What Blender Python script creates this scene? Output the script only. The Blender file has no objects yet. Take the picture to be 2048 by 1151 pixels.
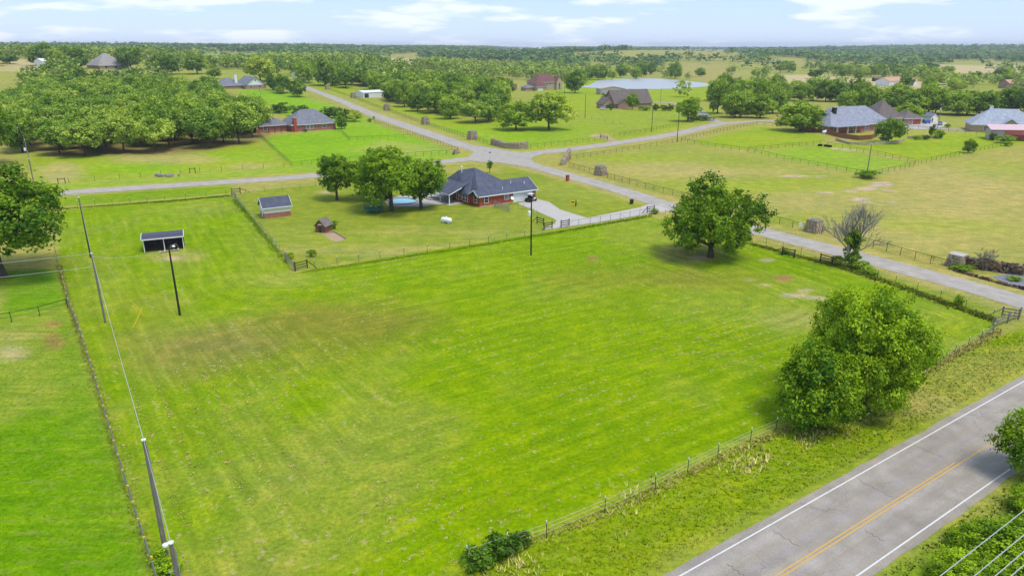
import bpy, math, random
import numpy as np
from mathutils import Vector, Matrix, noise as mnoise

random.seed(7)
RNG = np.random.default_rng(11)
SC = bpy.context.scene
COL = SC.collection
R = math.radians

# ------------------------------------------------------------------ camera, sky, sun, exposure
F_PX, HORIZON, CAM_H = 1400.0, 93.0, 33.0            # photo is 2048 x 1151
PITCH = math.atan((575.5 - HORIZON) / F_PX)
cam = bpy.data.cameras.new('camera')
cam.sensor_width = 36.0
cam.lens = F_PX / 2048.0 * 36.0
cam.clip_start, cam.clip_end = 0.5, 40000.0
camo = bpy.data.objects.new('camera', cam)
camo.location = (0, 0, CAM_H)
camo.rotation_euler = (R(90) - PITCH, 0, 0)
COL.objects.link(camo)
SC.camera = camo

SUN_EL, SUN_AZ = R(66), R(125)                        # azimuth from +Y (away from camera), positive = right
W = bpy.data.worlds.new('World')
SC.world = W
W.use_nodes = True
wt = W.node_tree
wt.nodes.clear()
def wn(t, **k):
    n = wt.nodes.new(t)
    for a, b in k.items(): setattr(n, a, b)
    return n
w_out = wn('ShaderNodeOutputWorld'); w_bg = wn('ShaderNodeBackground')
w_sky = wn('ShaderNodeTexSky', sky_type='NISHITA', sun_disc=False, sun_elevation=SUN_EL, sun_rotation=SUN_AZ,
           altitude=300.0, air_density=1.0, dust_density=0.3, ozone_density=1.0)
w_tc = wn('ShaderNodeTexCoord')
w_map = wn('ShaderNodeMapping'); w_map.inputs['Scale'].default_value = (6.5, 6.5, 38.0)
w_map.inputs['Location'].default_value = (2.2, 0.3, 0.55)
w_noi = wn('ShaderNodeTexNoise'); w_noi.inputs['Scale'].default_value = 1.0
w_noi.inputs['Detail'].default_value = 7.0; w_noi.inputs['Roughness'].default_value = 0.55
w_rmp = wn('ShaderNodeValToRGB')
w_rmp.color_ramp.elements[0].position = 0.51; w_rmp.color_ramp.elements[1].position = 0.60
w_veil = wn('ShaderNodeMixRGB'); w_veil.inputs['Fac'].default_value = 0.72
w_veil.inputs['Color2'].default_value = (2.45, 3.5, 5.7, 1)   # thin high veil that pales the whole sky
w_mix = wn('ShaderNodeMixRGB'); w_mix.inputs['Color2'].default_value = (6.0, 6.1, 6.4, 1)
w_f = wn('ShaderNodeMath', operation='MULTIPLY'); w_f.inputs[1].default_value = 0.6
L = wt.links.new
L(w_tc.outputs['Generated'], w_map.inputs['Vector']); L(w_map.outputs['Vector'], w_noi.inputs['Vector'])
L(w_noi.outputs['Fac'], w_rmp.inputs['Fac']); L(w_rmp.outputs['Color'], w_f.inputs[0])
L(w_sky.outputs['Color'], w_veil.inputs['Color1']); L(w_veil.outputs['Color'], w_mix.inputs['Color1'])
L(w_f.outputs['Value'], w_mix.inputs['Fac']); L(w_mix.outputs['Color'], w_bg.inputs['Color'])
w_bg.inputs['Strength'].default_value = 0.12
L(w_bg.outputs['Background'], w_out.inputs['Surface'])

sun = bpy.data.lights.new('sun', 'SUN')
sun.energy = 1.95
sun.angle = R(22)
sun.color = (1.0, 0.95, 0.86)
suno = bpy.data.objects.new('sun', sun)
sdir = Vector((math.sin(SUN_AZ) * math.cos(SUN_EL), math.cos(SUN_AZ) * math.cos(SUN_EL), math.sin(SUN_EL)))
suno.rotation_euler = (-sdir).to_track_quat('-Z', 'Y').to_euler()
suno.location = (0, 0, 300)
COL.objects.link(suno)

vs = SC.view_settings
vs.view_transform = 'Standard'; vs.look = 'None'; vs.gamma = 1.0; vs.exposure = 0.72; vs.use_curve_mapping = False
SC.render.engine = 'CYCLES'
SC.cycles.use_denoising = True
SC.cycles.max_bounces = 6
SC.cycles.transparent_max_bounces = 4
SC.cycles.volume_bounces = 0

# ------------------------------------------------------------------ helpers: colour
KALB = 0.62
def S(r, g, b, k=KALB):
    def f(c):
        c /= 255.0
        return c / 12.92 if c <= .04045 else ((c + .055) / 1.055) ** 2.4
    return (f(r) * k, f(g) * k, f(b) * k)

# ------------------------------------------------------------------ helpers: terrain and pixel -> ground
def sm(t):
    t = np.clip(t, 0, 1)
    return t * t * (3 - 2 * t)
def terrain(x, y):
    x = np.asarray(x, float); y = np.asarray(y, float)
    t = -.55 * x + .83 * y
    z = 12 * sm((t - 300) / 420) * sm((20 - x) / 200)
    z = z + 11 * sm((-x - 300) / 260) * sm((y - 380) / 250)
    d = np.hypot(x, y)
    far = sm((d - 1100) / 2600)
    z = z * (1 - .45 * sm((d - 900) / 900))
    roll = .5 + .28 * np.sin(x / 610 + 1.1) * np.cos(y / 900 + .4) + .22 * np.sin((x + .6 * y) / 380 + 2.0)
    z = z + far * (1 + 16 * roll) + 3 * sm((d - 4200) / 2500)
    z = z + 12 * np.exp(-(((x + 500) / 1150) ** 2 + ((y - 2350) / 520) ** 2)) + 14 * np.exp(-(((x - 1900) / 1100) ** 2 + ((y - 3300) / 700) ** 2))
    z = z + 25 * np.exp(-(((x - 330) / 330) ** 2 + ((y - 1720) / 330) ** 2)) * .9
    return z
TS = np.geomspace(25, 14000, 2600)
CP, SP_ = math.cos(PITCH), math.sin(PITCH)
def P(px, py):
    u = (px - 1024) / F_PX; v = (575.5 - py) / F_PX
    dx, dy, dz = u, CP + v * SP_, -SP_ + v * CP
    x, y, z = dx * TS, dy * TS, CAM_H + dz * TS
    below = z < terrain(x, y)
    if not below.any():
        k = len(TS) - 1
    else:
        k = int(np.argmax(below))
    if k == 0: t = TS[0]
    else:
        a, b = TS[k - 1], TS[k]
        for _ in range(18):
            m = (a + b) / 2
            if CAM_H + dz * m < float(terrain(dx * m, dy * m)): b = m
            else: a = m
        t = (a + b) / 2
    return np.array([dx * t, dy * t])
def PZ(px, py, z):
    u = (px - 1024) / F_PX; v = (575.5 - py) / F_PX
    d = np.array([u, CP + v * SP_, -SP_ + v * CP])
    t = (z - CAM_H) / d[2]
    return d[:2] * t
def TZ(p): return float(terrain(p[0], p[1]))
def G3(px, py):
    p = P(px, py)
    return Vector((p[0], p[1], TZ(p)))
def top_height(p, py):
    """height above ground at p of the point seen at photo row py"""
    D = CP * p[1]
    best = None
    lo, hi = 0.0, 60.0
    z0 = TZ(p)
    def row(h):
        z = z0 + h - CAM_H
        return 575.5 - F_PX * ((p[1] * SP_ + z * CP) / (p[1] * CP - z * SP_))
    for _ in range(40):
        m = (lo + hi) / 2
        if row(m) > py: lo = m
        else: hi = m
    return (lo + hi) / 2
def depth(p): return p[1] * CP + (CAM_H - TZ(p)) * SP_

# ------------------------------------------------------------------ helpers: objects
def tag(o, label=None, cat=None, group=None, kind=None):
    if label: o['label'] = label
    if cat: o['category'] = cat
    if group: o['group'] = group
    if kind: o['kind'] = kind
    return o
def thing(name, label, cat, loc=(0, 0, 0), rz=0.0, group=None):
    o = bpy.data.objects.new(name, None)
    o.empty_display_size = 0.5
    o.location = loc; o.rotation_euler = (0, 0, rz)
    COL.objects.link(o)
    return tag(o, label, cat, group, 'thing')
def link(name, mesh, parent=None, loc=None, rz=None, scale=None):
    o = bpy.data.objects.new(name, mesh)
    COL.objects.link(o)
    if parent is not None: o.parent = parent
    if loc is not None: o.location = loc
    if rz is not None: o.rotation_euler = (0, 0, rz)
    if scale is not None: o.scale = scale
    return o
class MB:
    def __init__(s): s.v = []; s.f = []
    def add(s, vs_, fs):
        n = len(s.v)
        s.v += [tuple(p) for p in vs_]
        s.f += [tuple(i + n for i in f) for f in fs]
        return s
    def box(s, x0, y0, z0, x1, y1, z1):
        return s.add([(x0, y0, z0), (x1, y0, z0), (x1, y1, z0), (x0, y1, z0), (x0, y0, z1), (x1, y0, z1), (x1, y1, z1), (x0, y1, z1)],
                     [(0, 3, 2, 1), (4, 5, 6, 7), (0, 1, 5, 4), (1, 2, 6, 5), (2, 3, 7, 6), (3, 0, 4, 7)])
    def bar(s, a, b, w, h=None):
        """box-section bar from a to b"""
        h = h or w
        a, b = Vector(a), Vector(b)
        d = (b - a).normalized()
        up = Vector((0, 0, 1)) if abs(d.z) < .95 else Vector((1, 0, 0))
        sx = d.cross(up).normalized() * w / 2; sy = sx.cross(d).normalized() * h / 2
        p = [a - sx - sy, a + sx - sy, a + sx + sy, a - sx + sy, b - sx - sy, b + sx - sy, b + sx + sy, b - sx + sy]
        return s.add(p, [(0, 3, 2, 1), (4, 5, 6, 7), (0, 1, 5, 4), (1, 2, 6, 5), (2, 3, 7, 6), (3, 0, 4, 7)])
    def tube(s, pts, rad, n=8, cap=True):
        pts = [Vector(p) for p in pts]
        if not hasattr(rad, '__len__'): rad = [rad] * len(pts)
        vs_, fs = [], []
        prev = None
        for i, p in enumerate(pts):
            d = (pts[min(i + 1, len(pts) - 1)] - pts[max(i - 1, 0)]).normalized()
            if prev is None:
                up = Vector((0, 0, 1)) if abs(d.z) < .9 else Vector((1, 0, 0))
                sx = d.cross(up).normalized()
            else:
                sx = (prev - d * prev.dot(d)).normalized()
            prev = sx
            sy = d.cross(sx)
            for k in range(n):
                a = 2 * math.pi * k / n
                vs_.append(p + (sx * math.cos(a) + sy * math.sin(a)) * rad[i])
        for i in range(len(pts) - 1):
            for k in range(n):
                a, b = i * n + k, i * n + (k + 1) % n
                fs.append((a, b, b + n, a + n))
        if cap:
            fs.append(tuple(range(n))[::-1]); fs.append(tuple(range(len(pts) * n - n, len(pts) * n)))
        return s.add(vs_, fs)
    def prism(s, poly, z0, z1):
        n = len(poly)
        vs_ = [(p[0], p[1], z0) for p in poly] + [(p[0], p[1], z1) for p in poly]
        fs = [tuple(range(n))[::-1], tuple(range(n, 2 * n))] + [(i, (i + 1) % n, (i + 1) % n + n, i + n) for i in range(n)]
        return s.add(vs_, fs)
    def lathe(s, prof, n=14, c=(0, 0)):
        vs_, fs = [], []
        for r, z in prof:
            for k in range(n):
                a = 2 * math.pi * k / n
                vs_.append((c[0] + r * math.cos(a), c[1] + r * math.sin(a), z))
        for i in range(len(prof) - 1):
            for k in range(n):
                a, b = i * n + k, i * n + (k + 1) % n
                fs.append((a, b, b + n, a + n))
        fs.append(tuple(range(n))[::-1]); fs.append(tuple(range(len(prof) * n - n, len(prof) * n)))
        return s.add(vs_, fs)
    def mesh(s, name, mat, smooth=False):
        m = bpy.data.meshes.new(name)
        m.from_pydata(s.v, [], s.f)
        if mat: m.materials.append(mat)
        if smooth: m.polygons.foreach_set('use_smooth', [True] * len(m.polygons))
        m.update()
        return m
    def build(s, name, mat, parent=None, loc=None, rz=None, smooth=False):
        return link(name, s.mesh(name, mat, smooth), parent, loc, rz)

# ------------------------------------------------------------------ helpers: materials
def newmat(name):
    m = bpy.data.materials.new(name); m.use_nodes = True
    nt = m.node_tree
    b = nt.nodes['Principled BSDF']
    b.inputs['Roughness'].default_value = .8
    b.inputs['Specular IOR Level'].default_value = .25
    return m, nt, b
def nd(nt, t, **k):
    n = nt.nodes.new(t)
    for a, b in k.items(): setattr(n, a, b)
    return n
def noise_n(nt, vec, scale, detail=4, rough=.55):
    n = nd(nt, 'ShaderNodeTexNoise')
    n.inputs['Scale'].default_value = scale; n.inputs['Detail'].default_value = detail; n.inputs['Roughness'].default_value = rough
    if vec is not None: nt.links.new(vec, n.inputs['Vector'])
    return n.outputs['Fac']
def maprange(nt, val, a, b, c, d):
    n = nd(nt, 'ShaderNodeMapRange'); n.clamp = True
    for i, q in zip((1, 2, 3, 4), (a, b, c, d)): n.inputs[i].default_value = q
    nt.links.new(val, n.inputs[0])
    return n.outputs[0]
def mth(nt, op, a, b=None):
    n = nd(nt, 'ShaderNodeMath', operation=op)
    for i, q in enumerate((a, b)):
        if q is None: continue
        if isinstance(q, (int, float)): n.inputs[i].default_value = q
        else: nt.links.new(q, n.inputs[i])
    return n.outputs[0]
def mixc(nt, fac, a, b, mode='MIX'):
    n = nd(nt, 'ShaderNodeMixRGB', blend_type=mode)
    for i, q in enumerate((fac, a, b)):
        if isinstance(q, (int, float)): n.inputs[i].default_value = q
        elif isinstance(q, (tuple, list)): n.inputs[i].default_value = (*q[:3], 1)
        else: nt.links.new(q, n.inputs[i])
    return n.outputs[0]
def objco(nt): return nd(nt, 'ShaderNodeTexCoord').outputs['Object']
def scaled(nt, vec, sx, sy, sz):
    n = nd(nt, 'ShaderNodeMapping'); n.inputs['Scale'].default_value = (sx, sy, sz)
    nt.links.new(vec, n.inputs['Vector']); return n.outputs[0]
def bump(nt, b, height, strength, dist):
    n = nd(nt, 'ShaderNodeBump'); n.inputs['Strength'].default_value = strength; n.inputs['Distance'].default_value = dist
    nt.links.new(height, n.inputs['Height']); nt.links.new(n.outputs['Normal'], b.inputs['Normal'])
def plain(name, c, var=.18, scale=3.0, rough=.8, spec=.25, metal=0.0, c2=None, stretch=(1, 1, 1), bmp=0.0, bdist=.02):
    m, nt, b = newmat(name)
    v = scaled(nt, objco(nt), *stretch)
    n1 = noise_n(nt, v, scale, 5); n2 = noise_n(nt, v, scale * 6, 3)
    lum = mth(nt, 'ADD', maprange(nt, n1, .3, .7, 1 - var, 1 + var), maprange(nt, n2, .3, .7, -var * .5, var * .5))
    base = c if c2 is None else mixc(nt, maprange(nt, n1, .38, .62, 0, 1), c, c2)
    col = mixc(nt, 1.0, base, lum, 'MULTIPLY')
    nt.links.new(col, b.inputs['Base Color'])
    b.inputs['Roughness'].default_value = rough; b.inputs['Specular IOR Level'].default_value = spec; b.inputs['Metallic'].default_value = metal
    if bmp: bump(nt, b, n2, bmp, bdist)
    return m
def brick(name, c1, c2, mortar, scale=1.0):
    m, nt, b = newmat(name)
    co = objco(nt)
    # combine x+y so courses run round the walls
    sep = nd(nt, 'ShaderNodeSeparateXYZ'); nt.links.new(co, sep.inputs[0])
    xy = mth(nt, 'ADD', sep.outputs[0], sep.outputs[1])
    cmb = nd(nt, 'ShaderNodeCombineXYZ'); nt.links.new(xy, cmb.inputs[0]); nt.links.new(sep.outputs[2], cmb.inputs[1])
    t = nd(nt, 'ShaderNodeTexBrick'); nt.links.new(cmb.outputs[0], t.inputs['Vector'])
    t.inputs['Color1'].default_value = (*c1, 1); t.inputs['Color2'].default_value = (*c2, 1); t.inputs['Mortar'].default_value = (*mortar, 1)
    t.inputs['Scale'].default_value = scale; t.inputs['Brick Width'].default_value = .24; t.inputs['Row Height'].default_value = .08
    t.inputs['Mortar Size'].default_value = .008
    n1 = noise_n(nt, co, 1.2, 4)
    col = mixc(nt, 1.0, t.outputs['Color'], maprange(nt, n1, .3, .7, .82, 1.15), 'MULTIPLY')
    nt.links.new(col, b.inputs['Base Color']); b.inputs['Roughness'].default_value = .9
    bump(nt, b, t.outputs['Fac'], -.4, .01)
    return m
def shingle(name, c, c2):
    m, nt, b = newmat(name)
    co = objco(nt)
    sep = nd(nt, 'ShaderNodeSeparateXYZ'); nt.links.new(co, sep.inputs[0])
    xy = mth(nt, 'ADD', sep.outputs[0], mth(nt, 'MULTIPLY', sep.outputs[1], .6))
    cmb = nd(nt, 'ShaderNodeCombineXYZ'); nt.links.new(xy, cmb.inputs[0]); nt.links.new(sep.outputs[2], cmb.inputs[1])
    t = nd(nt, 'ShaderNodeTexBrick'); nt.links.new(cmb.outputs[0], t.inputs['Vector'])
    t.inputs['Color1'].default_value = (*c, 1); t.inputs['Color2'].default_value = (*c2, 1)
    t.inputs['Mortar'].default_value = (*[q * .55 for q in c], 1)
    t.inputs['Brick Width'].default_value = .5; t.inputs['Row Height'].default_value = .09; t.inputs['Mortar Size'].default_value = .008
    t.inputs['Scale'].default_value = 1.0
    n1 = noise_n(nt, co, .8, 5); n2 = noise_n(nt, co, 5.0, 3)
    lum = mth(nt, 'MULTIPLY', maprange(nt, n1, .3, .7, .82, 1.18), maprange(nt, n2, .3, .7, .8, 1.2))
    nt.links.new(mixc(nt, 1.0, t.outputs['Color'], lum, 'MULTIPLY'), b.inputs['Base Color'])
    b.inputs['Roughness'].default_value = .88
    return m
def stone_mat(name, cs, scale=2.6):
    m, nt, b = newmat(name)
    co = objco(nt)
    v = nd(nt, 'ShaderNodeTexVoronoi'); v.inputs['Scale'].default_value = scale; nt.links.new(co, v.inputs['Vector'])
    sepc = nd(nt, 'ShaderNodeSeparateColor'); nt.links.new(v.outputs['Color'], sepc.inputs[0])
    rmp = nd(nt, 'ShaderNodeValToRGB'); nt.links.new(sepc.outputs[0], rmp.inputs['Fac'])
    rmp.color_ramp.interpolation = 'CONSTANT'
    els = rmp.color_ramp.elements
    while len(els) < len(cs): els.new(.5)
    for i, c in enumerate(cs):
        els[i].position = i / len(cs); els[i].color = (*c, 1)
    e = nd(nt, 'ShaderNodeTexVoronoi', feature='DISTANCE_TO_EDGE'); e.inputs['Scale'].default_value = scale; nt.links.new(co, e.inputs['Vector'])
    col = mixc(nt, maprange(nt, e.outputs['Distance'], 0.0, .035, 0, 1), tuple(q * .6 for q in cs[0]), rmp.outputs['Color'])
    nt.links.new(col, b.inputs['Base Color']); b.inputs['Roughness'].default_value = .95
    bump(nt, b, maprange(nt, e.outputs['Distance'], 0, .1, 0, 1), .8, .08)
    return m
def leafmat(name, dark, light, trans=.3, objvar=.5):
    m, nt, b = newmat(name)
    at = nd(nt, 'ShaderNodeAttribute', attribute_name='tint')
    oi = nd(nt, 'ShaderNodeObjectInfo')
    f = mth(nt, 'ADD', at.outputs['Fac'], maprange(nt, oi.outputs['Random'], 0, 1, -objvar / 2, objvar / 2))
    col = mixc(nt, maprange(nt, f, 0, 1, 0, 1), dark, light)
    nt.links.new(col, b.inputs['Base Color'])
    b.inputs['Roughness'].default_value = .55; b.inputs['Specular IOR Level'].default_value = .18
    tr = nd(nt, 'ShaderNodeBsdfTranslucent')
    nt.links.new(mixc(nt, 1.0, col, (1.25, 1.2, .45), 'MULTIPLY'), tr.inputs['Color'])
    mx = nd(nt, 'ShaderNodeMixShader'); mx.inputs[0].default_value = trans
    nt.links.new(b.outputs[0], mx.inputs[1]); nt.links.new(tr.outputs[0], mx.inputs[2])
    nt.links.new(mx.outputs[0], nt.nodes['Material Output'].inputs['Surface'])
    return m
M = {}
M['post_dark'] = plain('dark_steel', (.025, .028, .03), .3, 8, .6)
M['pipe_brown'] = plain('rusty_pipe', (.075, .05, .038), .35, 6, .7)
M['steel_grey'] = plain('galvanised', (.24, .25, .26), .15, 6, .5, .4)
M['wire'] = plain('wire_metal', (.4, .41, .4), .1, 3, .5, .4)
M['wood_dark'] = plain('dark_timber', (.05, .042, .038), .35, 4, .85, stretch=(1, 1, .2))
M['wood_grey'] = plain('weathered_timber', (.19, .17, .15), .3, 4, .9, stretch=(1, 1, .3))
M['pole'] = plain('creosote_pole', (.07, .052, .04), .35, 2.5, .85, stretch=(4, 4, .4))
M['pole_black'] = plain('black_pole', (.022, .02, .018), .35, 2.5, .85, stretch=(4, 4, .4))
M['pole_grey'] = plain('grey_pole', (.17, .15, .13), .35, 2.5, .85, stretch=(4, 4, .4))
M['porcelain'] = plain('porcelain', (.75, .76, .76), .06, 5, .3, .5)
M['white'] = plain('white_paint', (.78, .78, .77), .06, 2, .6)
M['cream'] = plain('cream_siding', (.72, .69, .60), .05, 2, .7, stretch=(.2, .2, 9))
M['white_metal'] = plain('white_metal', (.72, .73, .72), .06, 3, .45, .4, stretch=(4, 4, .2))
M['tan_metal'] = plain('tan_metal', (.42, .37, .31), .07, 3, .5, .35, stretch=(4, 4, .2))
M['glass'] = plain('window_glass', (.03, .04, .05), .2, 2, .08, .6)
M['glass_sky'] = plain('pale_glass', (.10, .14, .17), .2, 2, .08, .6)
M['brick_red'] = brick('red_brick', S(214, 92, 62), S(192, 76, 52), S(200, 140, 116))
M['brick_pink'] = brick('pink_brick', S(206, 128, 116), S(190, 110, 98), S(205, 165, 152))
M['brick_tan'] = brick('tan_brick', S(226, 200, 160), S(210, 182, 144), S(215, 198, 170))
M['brick_brown'] = brick('brown_brick', S(202, 166, 146), S(188, 150, 130), S(200, 175, 155))
M['roof_navy'] = shingle('slate_blue_shingle', (.080, .090, .128), (.102, .112, .15))
M['roof_grey'] = shingle('grey_shingle', (.17, .175, .205), (.21, .215, .24))
M['roof_blue'] = shingle('blue_grey_shingle', (.25, .265, .32), (.30, .31, .36))
M['roof_pale'] = shingle('pale_blue_shingle', (.34, .37, .43), (.39, .42, .47))
M['roof_tan'] = shingle('tan_grey_shingle', (.30, .27, .25), (.35, .32, .30))
M['roof_brown'] = shingle('brown_shingle', (.14, .11, .10), (.18, .15, .13))
M['roof_red'] = shingle('red_brown_shingle', (.20, .09, .075), (.16, .075, .065))
M['roof_terra'] = plain('terracotta_metal', (.52, .27, .19), .12, 3, .7)
M['roof_wood'] = shingle('weathered_shingle', (.17, .15, .13), (.22, .19, .17))
M['red_metal'] = plain('red_metal', (.55, .13, .12), .08, 3, .5, .35, stretch=(4, 4, .2))
M['cedar'] = plain('cedar_boards', (.22, .095, .04), .25, 2, .8, stretch=(6, 6, .3))
M['playwood'] = plain('stained_wood', (.20, .085, .04), .2, 2, .8, stretch=(6, 6, .3))
M['stone'] = stone_mat('rubble_stone', [S(216, 192, 152), S(244, 228, 198), S(188, 164, 132), S(228, 188, 134), S(252, 242, 222)], 4.6)
M['stone_dark'] = stone_mat('dark_ledge_stone', [S(116, 98, 78), S(166, 136, 104), S(88, 82, 74), S(186, 158, 122), S(140, 108, 80)], 2.8)
M['concrete'] = plain('pale_concrete', S(222, 214, 204), .07, .5, .9, c2=S(210, 202, 190), bmp=.1)
M['bark'] = plain('bark', (.085, .068, .052), .35, 3, .95, stretch=(2, 2, .5), bmp=.6, bdist=.05)
M['bark_grey'] = plain('grey_bark', (.26, .235, .215), .3, 3, .95, stretch=(2, 2, .5), bmp=.6, bdist=.05)
M['black'] = plain('black_plastic', (.015, .016, .017), .2, 4, .4, .4)
M['rubber'] = plain('rubber', (.018, .018, .018), .2, 4, .9)
M['yellow'] = plain('yellow_paint', (.75, .48, .03), .1, 3, .6)
M['orange'] = plain('orange_paint', (.75, .20, .03), .1, 3, .6)
M['teal_net'] = plain('teal_net', (.05, .16, .12), .15, 5, .8)
M['rubble'] = plain('grey_rubble', (.30, .27, .24), .3, 4, .95)
M['sand'] = plain('pale_sand', S(214, 186, 150), .12, 1.5, .98, c2=S(198, 160, 128))
M['carwhite'] = plain('white_car_paint', (.7, .71, .72), .03, 1, .25, .5)
M['carblue'] = plain('pale_blue_car_paint', (.28, .38, .5), .03, 1, .25, .5)
M['carsilver'] = plain('silver_car_paint', (.38, .42, .45), .03, 1, .25, .5)
M['blue_paint'] = plain('blue_paint', (.05, .14, .4), .08, 2, .4, .4)

# ------------------------------------------------------------------ ground colour map (real grass, soil and stubble colours)
C = dict(lush=S(144, 180, 0), lush2=S(122, 174, 4), lime=S(168, 194, 34), vivid=S(150, 200, 18), yard=S(156, 174, 48), olive=S(186, 184, 86),
         dry=S(206, 192, 112), straw=S(222, 206, 146), brown=S(152, 148, 56), soil=S(164, 146, 92), bare=S(222, 196, 160),
         redsoil=S(196, 134, 96), floor=S(166, 152, 84), verge=S(150, 178, 18), far=S(188, 182, 96), green=S(152, 190, 70), gravel=S(150, 150, 156), pale=S(166, 184, 60))
def poly_px(pts): return np.array([P(*p) for p in pts])
def sdist(pts, poly):
    """signed distance, positive inside"""
    n = len(poly)
    d2 = np.full(len(pts), 1e18); inside = np.zeros(len(pts), bool)
    for i in range(n):
        a, b = poly[i], poly[(i + 1) % n]
        ab = b - a
        t = np.clip(((pts - a) @ ab) / (ab @ ab + 1e-12), 0, 1)
        q = pts - (a + t[:, None] * ab)
        d2 = np.minimum(d2, (q * q).sum(1))
        c = ((a[1] <= pts[:, 1]) != (b[1] <= pts[:, 1]))
        xs = a[0] + (pts[:, 1] - a[1]) * ab[0] / (ab[1] if abs(ab[1]) > 1e-9 else 1e-9)
        inside ^= c & (pts[:, 0] < xs)
    d = np.sqrt(d2)
    return np.where(inside, d, -d)
MAIN_FIELD = poly_px([(118, 420), (460, 393), (588, 545), (1085, 464), (1300, 432), (1502, 487), (1690, 540), (2008, 648), (1850, 735), (1435, 898),
                      (940, 1122), (600, 1330), (330, 1230), (312, 1152), (225, 880), (140, 612), (114, 520)])
REG = []     # (polygon, colour, soft width m, strength)
def reg(pts, c, soft=3.0, k=1.0): REG.append((poly_px(pts), np.array(C[c]), soft, k))
def ell(cx, cy, rx, ry, c, soft=4.0, k=1.0, n=14):
    reg([(cx + rx * math.cos(2 * math.pi * i / n), cy + ry * math.sin(2 * math.pi * i / n)) for i in range(n)], c, soft, k)
# far country
reg([(405, 107), (515, 107), (520, 121), (418, 126)], 'green', 20)
reg([(690, 113), (835, 117), (905, 126), (890, 133), (790, 127)], 'straw', 20)
reg([(0, 121), (88, 119), (92, 142), (0, 143)], 'straw', 8)
reg([(1180, 150), (1420, 165), (1440, 180), (1480, 200), (1200, 205), (1080, 190), (1090, 170)], 'lime', 10)
reg([(1310, 140), (1350, 122), (1440, 128), (1500, 150), (1440, 176), (1410, 165)], 'far', 12)
reg([(1235, 109), (1340, 100), (1450, 101), (1510, 111), (1480, 121), (1250, 119)], 'far', 30, .8)
reg([(1540, 150), (1640, 149), (1760, 158), (1900, 168), (1890, 180), (1700, 180), (1560, 166)], 'straw', 10)
reg([(1850, 129), (2060, 131), (2060, 143), (1890, 150)], 'straw', 20)
reg([(1740, 172), (2060, 186), (2060, 212), (1900, 206), (1740, 192)], 'pale', 10, .8)
# middle distance
reg([(600, 165), (700, 160), (720, 200), (860, 245), (985, 292), (1060, 300), (1220, 286), (1420, 243), (1440, 215), (1240, 222), (1110, 185), (1010, 232), (960, 245), (850, 222)], 'lime', 4)
reg([(1120, 225), (1420, 222), (1415, 238), (1215, 280), (1060, 294)], 'pale', 6, .6)
reg([(840, 250), (1000, 260), (1190, 250), (1150, 285), (1050, 294), (960, 284)], 'vivid', 8, .55)
reg([(470, 180), (540, 180), (600, 190), (660, 210), (745, 238), (690, 262), (520, 215)], 'vivid', 4)
reg([(518, 275), (583, 333), (700, 322), (912, 308), (860, 285), (745, 245), (640, 262)], 'vivid', 1.2)
reg([(690, 300), (760, 282), (860, 292), (890, 305), (800, 310)], 'dry', 6, .45)
reg([(30, 280), (100, 312), (300, 309), (430, 300), (540, 276), (520, 215), (470, 190), (300, 150), (60, 160)], 'floor', 4)
reg([(70, 372), (300, 352), (580, 334), (516, 282), (420, 302), (100, 315), (40, 300)], 'lime', 3)
ell(330, 318, 120, 12, 'dry', 5, .75); ell(120, 345, 45, 22, 'dry', 3, .8); ell(500, 332, 40, 8, 'dry', 4, .6); ell(250, 305, 150, 8, 'soil', 4, .5)
ell(280, 335, 90, 9, 'vivid', 6, .7); ell(480, 312, 60, 9, 'vivid', 6, .7)
reg([(70, 388), (460, 356), (470, 386), (118, 414)], 'lush', 1.0)
reg([(90, 372), (580, 334), (930, 306), (945, 318), (600, 345), (90, 382)], 'vivid', 2.0, .7)
# yard of the brick house
reg([(462, 390), (700, 352), (905, 330), (1000, 330), (1120, 360), (1300, 412), (1296, 428), (1085, 462), (592, 540)], 'yard', 1.0)
reg([(470, 372), (900, 333), (1010, 332), (1000, 345), (870, 347), (462, 386)], 'olive', 1.5, .8)
ell(800, 500, 280, 9, 'dry', 4, .55); ell(950, 476, 130, 7, 'pale', 4, .8); ell(700, 478, 110, 14, 'pale', 5, .55)
ell(860, 462, 150, 8, 'dry', 4, .3); ell(560, 470, 60, 24, 'pale', 6, .5); ell(655, 384, 15, 3, 'bare', 1.5, .8)
ell(1180, 380, 110, 20, 'pale', 5, .7); ell(1100, 430, 30, 8, 'yard', 2, .6)
reg([(640, 462), (668, 466), (690, 478), (672, 484)], 'bare', .4)
# east paddocks
reg([(1075, 330), (1140, 308), (1360, 284), (1515, 249), (1640, 262), (2060, 262), (2060, 575), (1920, 528), (1500, 428), (1345, 392)], 'olive', 2)
reg([(1140, 312), (1360, 287), (1700, 350), (1500, 390), (1330, 365), (1190, 335)], 'pale', 8, .55)
ell(1340, 340, 130, 16, 'dry', 8, .65); ell(1480, 320, 90, 14, 'pale', 6, .6)
reg([(1375, 286), (1515, 252), (1650, 272), (1645, 288), (1500, 300)], 'lime', 2)
reg([(1500, 303), (1640, 292), (1832, 326), (1738, 350)], 'vivid', 2, .75)
reg([(1650, 290), (1830, 270), (2060, 262), (2060, 285), (1845, 322)], 'lime', 2)
ell(1930, 400, 160, 55, 'dry', 12, .75); ell(1900, 345, 130, 12, 'dry', 6, .6); ell(1600, 400, 90, 20, 'dry', 8, .5); ell(1800, 470, 160, 26, 'dry', 8, .55)
ell(1470, 345, 120, 10, 'dry', 6, .5)
ell(1270, 315, 100, 8, 'lime', 6, .6); ell(1420, 375, 130, 14, 'lime', 8, .55); ell(1650, 370, 110, 14, 'lime', 8, .5); ell(1580, 440, 120, 14, 'lime', 6, .6); ell(1880, 450, 120, 14, 'lime', 8, .5); ell(1990, 340, 80, 16, 'lime', 8, .4)
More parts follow.
